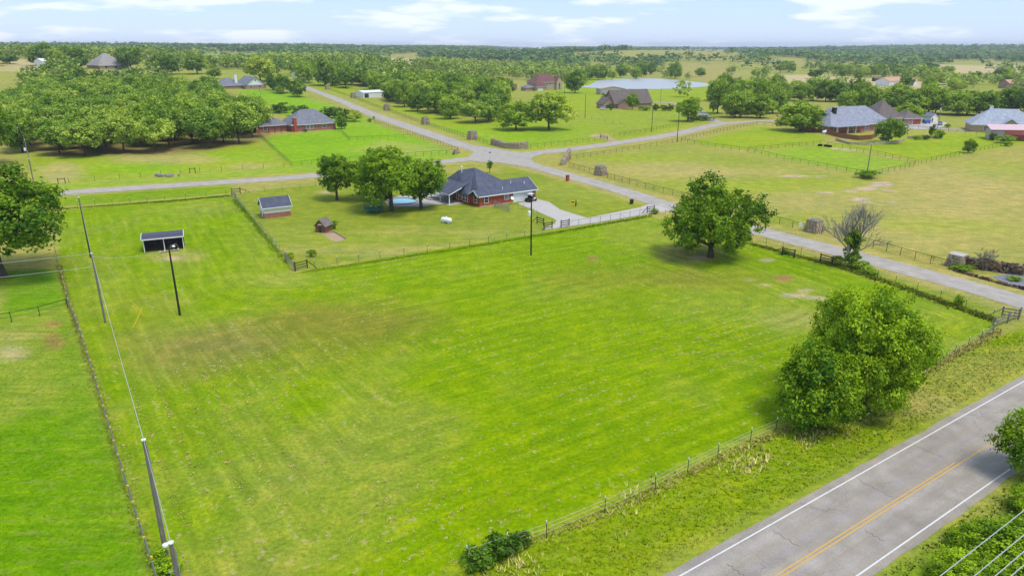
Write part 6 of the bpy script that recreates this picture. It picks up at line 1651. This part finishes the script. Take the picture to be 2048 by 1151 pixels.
o = thing('trailer', 'dark flatbed trailer parked at the edge of the middle wood', 'trailer', (tl[0], tl[1], TZ(tl)), .3)
MB().box(-4, -1.2, .7, 3, 1.2, .95).build('bed', M['wood_dark'], o); MB().bar((3, 0, .75), (5, 0, .6), .15, .15).build('hitch', M['black'], o)
for x in (-1.2, .2):
    for y in (-1.25, 1.25): MB().tube([(x, y - .12, .4), (x, y + .12, .4)], .4, 12).build('wheel', M['rubber'], o)
q = P(1852, 247)
o = thing('farm_implement', 'blue tarped farm implement beside the garage of the grey-roofed house', 'implement', (q[0], q[1], TZ(q)), .2)
MB().prism([(-1.6, -.8), (1.6, -.8), (1.4, .8), (-1.4, .8)], .3, 1.7).build('tarp', M['blue_paint'], o)
for x in (-1.0, 1.0): MB().tube([(x, -.95, .35), (x, -.8, .35)], .35, 12).build('wheel', M['rubber'], o)
# ------------------------------------------------------------------ grass: real tufts near the camera
def grass_material():
    """blades shaded with the sward's own upward normal"""
    m = bpy.data.materials.new('grass_blades'); m.use_nodes = True
    nt = m.node_tree; nt.nodes.clear()
    at = nd(nt, 'ShaderNodeAttribute', attribute_name='Col'); geo = nd(nt, 'ShaderNodeNewGeometry')
    sc = nd(nt, 'ShaderNodeVectorMath', operation='SCALE'); sc.inputs['Scale'].default_value = .3; nt.links.new(geo.outputs['Normal'], sc.inputs[0])
    ad = nd(nt, 'ShaderNodeVectorMath', operation='ADD'); ad.inputs[1].default_value = (0, 0, 1); nt.links.new(sc.outputs[0], ad.inputs[0])
    no = nd(nt, 'ShaderNodeVectorMath', operation='NORMALIZE'); nt.links.new(ad.outputs[0], no.inputs[0])
    df = nd(nt, 'ShaderNodeBsdfDiffuse'); nt.links.new(at.outputs['Color'], df.inputs['Color']); nt.links.new(no.outputs[0], df.inputs['Normal'])
    out = nd(nt, 'ShaderNodeOutputMaterial'); nt.links.new(df.outputs[0], out.inputs['Surface'])
    return m
M['blades'] = grass_material()
def tufts(name, label, pts, hgt, wid, nb, colfun, seed, cat='grass', lean=.5):
    rng = np.random.default_rng(seed)
    n = len(pts)
    base = np.repeat(pts, nb, 0)
    h = np.repeat(hgt * rng.uniform(.5, 1.4, n), nb) * rng.uniform(.7, 1.2, n * nb)
    a = rng.uniform(0, 2 * np.pi, n * nb)
    off = np.stack([np.cos(a), np.sin(a)], 1) * (wid * rng.uniform(.1, 1, n * nb))[:, None]
    b = base + off
    s = np.stack([-np.sin(a), np.cos(a)], 1) * (wid * .32)
    z = terrain(b[:, 0], b[:, 1])
    top = b + off / (wid + 1e-9) * (h * lean)[:, None] + rng.normal(0, .15, (n * nb, 2)) * h[:, None]
    v = np.stack([np.column_stack([b - s, z - .01]), np.column_stack([b + s, z - .01]), np.column_stack([top, z + h])], 1).reshape(-1, 3)
    col = np.repeat(colfun(pts, rng), nb, 0) * rng.uniform(.78, 1.25, (n * nb, 1))
    gmesh = np_mesh(name, v, np.arange(len(v)).reshape(-1, 3), M['blades'], face_attrs={'Col': np.clip(col, 0, .9)})
    o = link(name, gmesh)
    return tag(o, label, cat, kind='stuff')
def scatter(poly, n, seed):
    rng = np.random.default_rng(seed)
    p = rng.uniform(poly.min(0), poly.max(0), (n * 3, 2))
    return p[sdist(p, poly) > .1][:n]
def gc(mult=(1, 1, 1), var=.1):
    def f(pts, rng):
        c = ground_color(pts) * np.array(mult)
        return c * (1 + rng.normal(0, var, (len(pts), 1)))
    return f
def blend(c2, k):
    def f(pts, rng):
        c = ground_color(pts); w = (rng.random(len(pts)) < k)[:, None]
        return np.where(w, np.array(c2) * rng.uniform(.8, 1.2, (len(pts), 1)), c)
    return f
near_field = scatter(np.array([(-26, 33), (14, 33), (62, 74), (30, 100), (-45, 100), (-66, 92)]), 70000, 1)
near_field = near_field[(sdist(near_field, MAIN_FIELD) > .2) & (np.random.default_rng(40).random(len(near_field)) < np.clip((104 - near_field[:, 1]) / 52, 0, 1))]
tufts('field_grass', 'short lush grass of the mown green field', near_field[::2], .04, .1, 4, gc((1.08, 1.06, 1.2), .12), 5)
verge_poly = np.array([hw(-8, -1.2), hw(75, -1.2), P(1985, 668), P(1435, 915), P(936, 1126), P(700, 1260)])
vp = scatter(verge_poly, 40000, 2)
tufts('verge_grass', 'long tufted grass on the verge between fence and highway', vp[::2], .12, .12, 4, blend(S(206, 196, 96), .12), 6, lean=1.3)
vp2 = scatter(np.array([hw(-25, HW + .9), hw(95, HW + .9), hw(95, HW + 26), hw(-25, HW + 26)]), 34000, 3)
vp2 = vp2[np.random.default_rng(8).random(len(vp2)) < np.clip(1.15 - np.abs((vp2 - hw(30, HW + 8)) @ HD) / 60, 0, 1)]
tufts('verge_grass', 'lush tall grass on the camera side of the highway', vp2, .22, .19, 4, gc((1.12, 1.1, 1.2), .15), 7, lean=1.1)
wp_ = scatter(np.array([P(-60, 1160), P(310, 1160), P(225, 880), P(150, 640), P(-60, 660)]), 26000, 4)
tufts('pasture_grass', 'uncut grass in the pasture west of the pipe fence', wp_[::2], .045, .11, 4, gc((1.08, 1.06, 1.2), .14), 8)
def along(pts, n, width, seed):
    rng = np.random.default_rng(seed)
    w = np.array([P(*p) for p in pts]); seg = np.linalg.norm(np.diff(w, axis=0), axis=1); cum = np.concatenate([[0], np.cumsum(seg)])
    t = rng.uniform(0, cum[-1], n); i = np.clip(np.searchsorted(cum, t) - 1, 0, len(seg) - 1)
    f = ((t - cum[i]) / seg[i])[:, None]
    return w[i] * (1 - f) + w[i + 1] * f + rng.normal(0, width, (n, 2))
def tone(c, v=.18): return lambda pts, rng: np.array(c) * rng.uniform(1 - v, 1 + v, (len(pts), 1))
tufts('dry_grass', 'tall straw-coloured grass along the highway fence', along([(936, 1126), (1210, 1028), (1435, 918), (1600, 845), (1850, 744), (2000, 660)], 1700, .3, 9), .2, .16, 4, tone(S(204, 190, 104)), 9, lean=1.2)
tufts('fence_weeds', 'green weeds along the west yard fence', along([(575, 526), (540, 484), (500, 436), (470, 400)], 1100, .35, 10), .2, .22, 4, tone(S(140, 184, 20)), 10)
tufts('fence_weeds', 'unmown grass strip along the yard and driveway fence', along([(600, 545), (760, 521), (900, 500), (1084, 470), (1300, 432)], 1800, .4, 11), .16, .2, 4, tone(S(140, 186, 8)), 11)
tufts('fence_weeds', 'unmown grass along the side-road fence', along([(1500, 487), (1690, 537), (1790, 570), (1985, 640)], 2200, .45, 12), .28, .22, 4, tone(S(150, 168, 50), .25), 12)
tufts('fence_weeds', 'dry grass and weeds along the west pipe fence', along([(320, 1180), (262, 1000), (225, 880), (190, 760), (140, 615), (118, 530)], 1500, .22, 13), .12, .14, 4, tone(S(170, 172, 80), .3), 13)
tufts('fence_weeds', 'unmown grass along the west road fence', along([(118, 418), (330, 403), (460, 392)], 900, .4, 15), .22, .25, 4, tone(S(126, 172, 10)), 15)
flw = np.concatenate([along([(1470, 935), (1540, 905)], 110, .9, 20), along([(1590, 880), (1710, 834)], 190, 1.0, 21), along([(1220, 1030), (1320, 985)], 40, 1.2, 22), along([(1000, 1145), (1060, 1125)], 60, .9, 23)])
tufts('wildflowers', 'pale yellow wildflowers along the highway verge', flw, .34, .12, 5, tone(S(236, 226, 130, .75), .15), 16, cat='wildflowers', lean=.8)
# dry clippings lying on the mown field
cl = scatter(MAIN_FIELD, 34000, 30)
cd_ = sdist(cl, MAIN_FIELD)
ph_c = np.sin(cd_ * 2 * np.pi / 2.3 + 2.2 * hash_noise(cl[:, 0], cl[:, 1], 8.0))
boost = sdist(cl, poly_px([(270, 780), (560, 780), (720, 1080), (420, 1160), (320, 1000)])) > 0
cl = cl[(ph_c > .72) & (boost | (hash_noise(cl[:, 0] + 9, cl[:, 1], 9.0) > .22)) & (hash_noise(cl[:, 0] + 9, cl[:, 1], 9.0) + .35 * hash_noise(cl[:, 0], cl[:, 1] + 4, 2.3) > -.12)]
tufts('hay_clippings', 'dry pale clippings lying in lines on the mown field', cl, .06, .2, 6, tone(S(214, 194, 126), .16), 31, lean=2.4)
